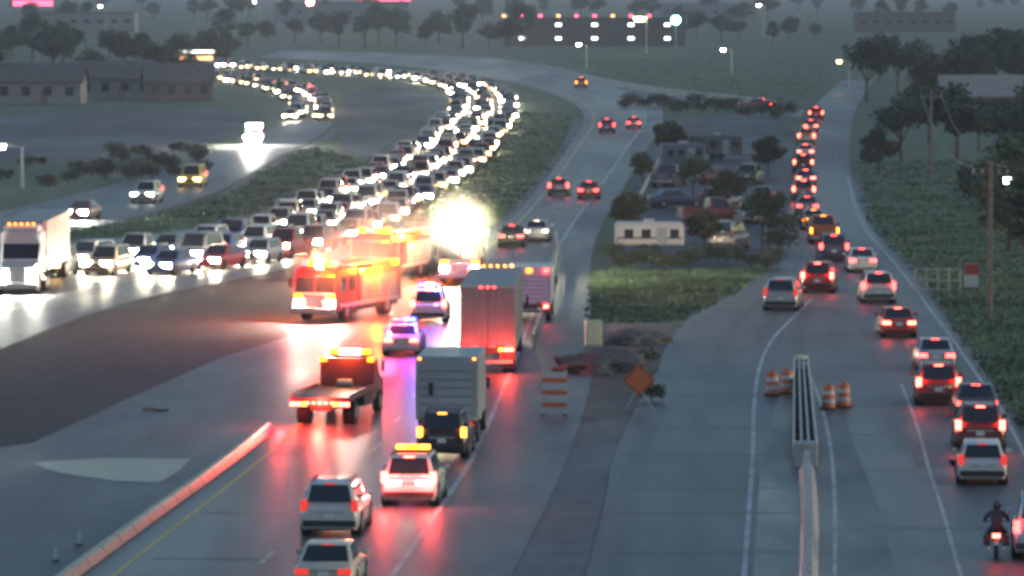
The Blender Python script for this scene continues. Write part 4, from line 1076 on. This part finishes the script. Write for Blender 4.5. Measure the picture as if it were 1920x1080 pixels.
# ------------------------------------------------------------------ right verge
def pipe_gate(px0, px1, py, h):
    a, b = G(px0, py), G(px1, py); g = empty('pipe_gate', a); v = b - a
    for z in (h, h * .5, .18): mk('rail', T((0, 0, z), v + Vector((0, 0, z)), .045), M['galv'], g)
    n = 4
    for i in range(n + 1): mk('upright', T(v * (i / n), v * (i / n) + Vector((0, 0, h + .08)), .05), M['galv'], g)
    return tag(g, 'pale pipe gate across the grass on the right', 'gate')
pipe_gate(1716, 1800, 548, 1.35)
g = empty('yard_sign', G(1821, 560))
p = mk('sign_panel', B((0, 0, 1.35), (.8, .04, 1.35)), M['whitesheet'], g, ang=0); mk('red_header', B((0, -.03, 1.68), (.8, .02, .62)), paint('red'), p, ang=0)
for s in (-.36, .36): mk('post', B((s, .05, .7), (.07, .05, 1.4)), M['wood'], g, ang=0)
tag(g, 'white yard sign with a red upper half beside the pipe gate', 'sign')
for px, py, h_, lab in [(1856, 600, 8.5, 'tall wooden utility pole on the grass right of the yard sign'), (1745, 330, 8, 'wooden utility pole behind the right trees')]:
    g = empty('utility_pole', G(px, py)); mk('pole', T((0, 0, 0), (0, 0, h_), .14, .1), M['wood'], g); mk('crossarm', B((0, .12, h_ - .7), (2.0, .1, .12)), M['wood'], g, ang=0)
    for x in (-.9, -.45, .45, .9): mk('insulator', T((x, .12, h_ - .64), (x, .12, h_ - .42), .05), M['greybox'], g)
    tag(g, lab, 'utility pole')

for off, lab in ((-.9, 'sagging overhead wire on the left of the utility pole crossarms'), (.9, 'sagging overhead wire on the right of the utility pole crossarms')):
    p0 = G(1856, 600) + Vector((off, .12, 8.2)); p1 = G(1745, 330) + Vector((off, .12, 7.7)); bm = bmesh.new()
    pts = [p0.lerp(p1, i / 16) - p0 - Vector((0, 0, 6.4 * (i / 16) * (1 - i / 16))) for i in range(17)]
    for a_, b_ in zip(pts, pts[1:]): tube(bm, a_, b_, .035, n=5)
    tag(mk('overhead_wire', bm, M['black'], loc=p0), lab, 'wire', 'overhead wires')
# ------------------------------------------------------------------ trees and shrubs
def tree_mesh(seed, h, cr, leaf, n=1500, trunk=.32):
    rs = random.Random(seed)
    bm = bmesh.new()
    tube(bm, (0, 0, 0), (rs.uniform(-.2, .2), 0, h * trunk), h * .026, h * .018, 7)
    cl = []
    for i in range(6):
        a = i * 1.05 + rs.uniform(-.3, .3); e = (math.cos(a) * cr * .55, math.sin(a) * cr * .55, h * rs.uniform(.5, .8))
        tube(bm, (0, 0, h * trunk * .9), e, h * .012, h * .004, 5); cl.append((Vector(e), cr * rs.uniform(.35, .55)))
    tube(bm, (0, 0, h * trunk * .9), (0, 0, h * .85), h * .016, h * .005, 5)
    for i in range(7):
        a = rs.uniform(0, 6.3); r = cr * rs.uniform(.1, .75)
        cl.append((Vector((math.cos(a) * r, math.sin(a) * r, h * rs.uniform(.42, .88))), cr * rs.uniform(.3, .5)))
    cl.append((Vector((0, 0, h * .88)), cr * .4))
    me = bpy.data.meshes.new('trunk'); bm.to_mesh(me); bm.free(); me.materials.append(M['bark'])
    V = []; Fc = []
    for i in range(n):
        c, r = rs.choice(cl)
        d = Vector((rs.gauss(0, 1), rs.gauss(0, 1), rs.gauss(0, 1))).normalized() * r * rs.uniform(.45, 1.05); d.z *= .8
        p = c + d; s = rs.uniform(.18, .42) * (cr / 3.2)
        u = Vector((rs.gauss(0, 1), rs.gauss(0, 1), rs.gauss(0, .6))).normalized(); v = u.orthogonal().normalized(); k = len(V)
        V += [p - u * s, p + v * s * .6, p + u * s, p - v * s * .6]; Fc.append((k, k + 1, k + 2, k + 3))
    m2 = bpy.data.meshes.new('crown'); m2.from_pydata(V, [], Fc); m2.materials.append(M[leaf])
    return me, m2
TREES = [tree_mesh(1, 9, 3.6, 'leaf_a'), tree_mesh(2, 11, 3.4, 'leaf_b'), tree_mesh(3, 7.5, 3.4, 'leaf_c'), tree_mesh(4, 10, 4.4, 'leaf_a', 1900)]
SHRUBS = [tree_mesh(11, 1.9, 1.5, 'leaf_a', 420, .1), tree_mesh(12, 1.5, 1.7, 'leaf_c', 420, .1)]
KIND = ['dark green rounded tree', 'mid green tall tree', 'olive low tree', 'broad dark green tree']
def tree(px, py, i, sc, where, group, kindlab=None, cat='tree', src=None):
    me, m2 = (src or TREES)[i]
    g = empty(cat, G(px, py), rnd.uniform(0, 6.28)); g.scale = (sc * rnd.uniform(.9, 1.15), sc * rnd.uniform(.9, 1.15), sc)
    for nm, m in (('trunk', me), ('crown', m2)):
        o = bpy.data.objects.new(nm, m); COL.objects.link(o); o.parent = g
    return tag(g, f'{(kindlab or KIND)[i]} {where}', cat, group)
r2 = random.Random(21)
for x in range(-40, 470, 34): tree(x + r2.uniform(-12, 12), r2.uniform(112, 172), r2.randrange(4), r2.uniform(.75, 1.1), 'behind the left car park', 'trees behind the left car park')
for x in range(430, 1000, 40): tree(x + r2.uniform(-14, 14), r2.uniform(78, 92), r2.randrange(4), r2.uniform(.8, 1.15), 'along the outside of the far bend', 'trees outside the far bend')
for x in range(-20, 1960, 46): tree(x + r2.uniform(-20, 20), r2.uniform(18, 52), r2.randrange(4), r2.uniform(.9, 1.5), 'on the top skyline', 'trees on the skyline')
for x in range(1280, 1560, 40): tree(x + r2.uniform(-15, 15), r2.uniform(66, 84), r2.randrange(4), r2.uniform(.6, .9), 'beyond the grass above the far ramp', 'trees above the far ramp')
for x in range(1630, 1960, 30): tree(x + r2.uniform(-12, 12), r2.uniform(150, 215), r2.randrange(4), r2.uniform(.8, 1.15), 'beyond the end of the right queue', 'trees beyond the right queue')
for x in range(1650, 1960, 44): tree(x + r2.uniform(-12, 12), r2.uniform(255, 335), r2.randrange(4), r2.uniform(.6, .85), 'on the grass right of the upper queue', 'trees right of the upper queue')
for px, py, i, sc, w_ in [(1892, 470, 1, .75, 'at the right edge above the pipe gate'), (1930, 540, 0, .8, 'at the right edge behind the utility pole'), (1850, 430, 3, .5, 'left of the tall utility pole')]:
    tree(px, py, i, sc, w_, 'trees by the pipe gate')
for px, py, i, sc in [(1180, 440, 2, .4), (1300, 372, 0, .42), (1362, 400, 2, .45), (1430, 460, 0, .45), (1258, 300, 3, .4), (1440, 330, 2, .5), (1205, 345, 2, .38), (1320, 470, 2, .36)]:
    tree(px, py, i, sc, 'among the parked vehicles of the storage lot', 'trees in the storage lot')
SL = ['dark green round shrub', 'olive spreading shrub']
for x in range(1170, 1480, 16):
    t = (x - 1170) / 310
    tree(x + r2.uniform(-6, 6), 196 + t * 22 + r2.uniform(-5, 9), r2.randrange(2), r2.uniform(.7, 1.2), 'below the pale barrier of the far ramp', 'shrubs below the far ramp', SL, 'shrub', SHRUBS)
for x in range(1150, 1470, 20):
    tree(x + r2.uniform(-8, 8), 500 + r2.uniform(-8, 10), r2.randrange(2), r2.uniform(.4, .7), 'between the storage lot and the grass wedge', 'shrubs by the storage lot', SL, 'shrub', SHRUBS)
for px, py, sc in [(1462, 468, .9), (1470, 440, .9), (1205, 690, .5), (1222, 752, .45)]:
    tree(px, py, 1, sc, 'beside the right frontage road', 'shrubs beside the frontage road', SL, 'shrub', SHRUBS)
for k in range(30):
    x = r2.uniform(-20, 430); tree(x, r2.uniform(306, 360) - x * .06, r2.randrange(2), r2.uniform(.5, .95), 'on the slope above the left frontage road', 'shrubs above the left frontage road', SL, 'shrub', SHRUBS)

# ------------------------------------------------------------------ grass tufts
def inside(x, y, poly):
    c = False; n = len(poly)
    for i in range(n):
        x0, y0 = poly[i]; x1, y1 = poly[(i + 1) % n]
        if (y0 > y) != (y1 > y) and x < (x1 - x0) * (y - y0) / (y1 - y0) + x0: c = not c
    return c
FIELDS = [([(975, 210), (1080, 215), (1058, 285), (1005, 345), (940, 410), (860, 475), (790, 525), (700, 500), (700, 440), (805, 372), (900, 302)], 2600),
          ([(430, 365), (500, 318), (590, 268), (635, 290), (690, 302), (730, 298), (640, 342), (550, 380), (440, 406), (290, 434), (150, 446), (0, 456), (120, 436), (260, 412)], 1500),
          ([(1112, 505), (1390, 505), (1440, 500), (1390, 538), (1300, 586), (1250, 602), (1112, 606)], 1500),
          ([(1612, 300), (1960, 300), (1960, 830), (1900, 765), (1810, 630), (1730, 525), (1690, 478), (1650, 436), (1622, 385)], 4200),
          ([(1060, 110), (1560, 110), (1540, 170), (1490, 195), (1250, 168), (1100, 140)], 1200)]
V = []; Fc = []
r3 = random.Random(5)
for poly, cnt in FIELDS:
    xs = [p[0] for p in poly]; ys = [p[1] for p in poly]; k = 0
    while k < cnt:
        x = r3.uniform(min(xs), max(xs)); y = r3.uniform(min(ys), max(ys))
        if not inside(x, y, poly): continue
        k += 1; q = G(x, y); h_ = r3.uniform(.05, .2)
        for j in range(4):
            a = r3.uniform(0, 6.28); b = Vector((math.cos(a), math.sin(a), 0)); e = len(V)
            o_ = q + Vector((r3.uniform(-.5, .5), r3.uniform(-.5, .5), -.08))
            V += [o_ - b * .16, o_ + b * .16, o_ + Vector((b.y * .2, b.x * .2, h_ + .08))]; Fc.append((e, e + 1, e + 2))
me = bpy.data.meshes.new('grass_tufts'); me.from_pydata(V, [], Fc); me.materials.append(M['tuft'])
o = bpy.data.objects.new('grass_tufts', me); COL.objects.link(o); o['kind'] = 'stuff'
for o in S.objects:
    if 'L' in o: del o['L']

def glow_halo(px, py, r, z, dens, sx=1.0, sy=2.4, sz=.8):  # volume added around the crash lamps to give them a glowing halo
    m = bpy.data.materials.new('glow_halo_volume'); m.use_nodes = True; n = m.node_tree; L = n.links.new
    n.nodes.remove(n.nodes['Principled BSDF'])
    v = n.nodes.new('ShaderNodeVolumePrincipled'); v.inputs['Color'].default_value = (.95, .95, .95, 1); v.inputs['Anisotropy'].default_value = .2
    tc = n.nodes.new('ShaderNodeTexCoord'); ln = n.nodes.new('ShaderNodeVectorMath'); ln.operation = 'LENGTH'
    L(tc.outputs['Object'], ln.inputs[0])
    mr = n.nodes.new('ShaderNodeMapRange'); mr.interpolation_type = 'SMOOTHSTEP'; mr.inputs[1].default_value = 0; mr.inputs[2].default_value = .96; mr.inputs[3].default_value = dens; mr.inputs[4].default_value = 0
    L(ln.outputs['Value'], mr.inputs[0]); L(mr.outputs[0], v.inputs['Density']); L(v.outputs[0], n.nodes['Material Output'].inputs['Volume'])
    bm = bmesh.new(); bmesh.ops.create_icosphere(bm, subdivisions=3, radius=1)
    o = mk('glow_halo', bm, m, ang=0, kind='stuff'); q = G(px, py); o.location = (q.x, q.y, z); o.scale = (r * sx, r * sy, r * sz)
    return o
glow_halo(660, 588, 4.4, 2.2, .10); glow_halo(726, 515, 4.2, 2.5, .06); glow_halo(862, 540, 3.0, 3.6, .05, 1, 1.6, 1)

# look-alikes: say which one by its place among them
ORD = 'first second third fourth fifth sixth seventh eighth ninth tenth eleventh twelfth thirteenth fourteenth fifteenth sixteenth seventeenth eighteenth nineteenth twentieth'.split()
bylab = {}
for o in S.objects:
    if o.parent is None and 'label' in o: bylab.setdefault(o['label'], []).append(o)
for lab, os_ in bylab.items():
    if len(os_) > 1:
        rank = os_[0].get('rank', 'from the left')
        os_.sort(key=lambda o: o.location.y if 'below' in rank else o.location.x / o.location.y)
        for i, o in enumerate(os_): o['label'] = f"{ORD[i] if i < 20 else 'number %d' % (i + 1)} {lab} {rank}"
for o in S.objects:
    if 'rank' in o: del o['rank']

# ------------------------------------------------------------------ haze volume added to lift dark tones and fade the distance
m = bpy.data.materials.new('added_haze'); m.use_nodes = True; n = m.node_tree
n.nodes.remove(n.nodes['Principled BSDF'])
pv = n.nodes.new('ShaderNodeVolumePrincipled'); pv.inputs['Color'].default_value = (.78, .85, 1, 1)
pv.inputs['Density'].default_value = .00014; pv.inputs['Anisotropy'].default_value = .35
n.links.new(pv.outputs[0], n.nodes['Material Output'].inputs['Volume'])
mk('haze', B((0, 3900, 12.5), (8100, 8100, 27.4)), m, ang=0, kind='stuff')
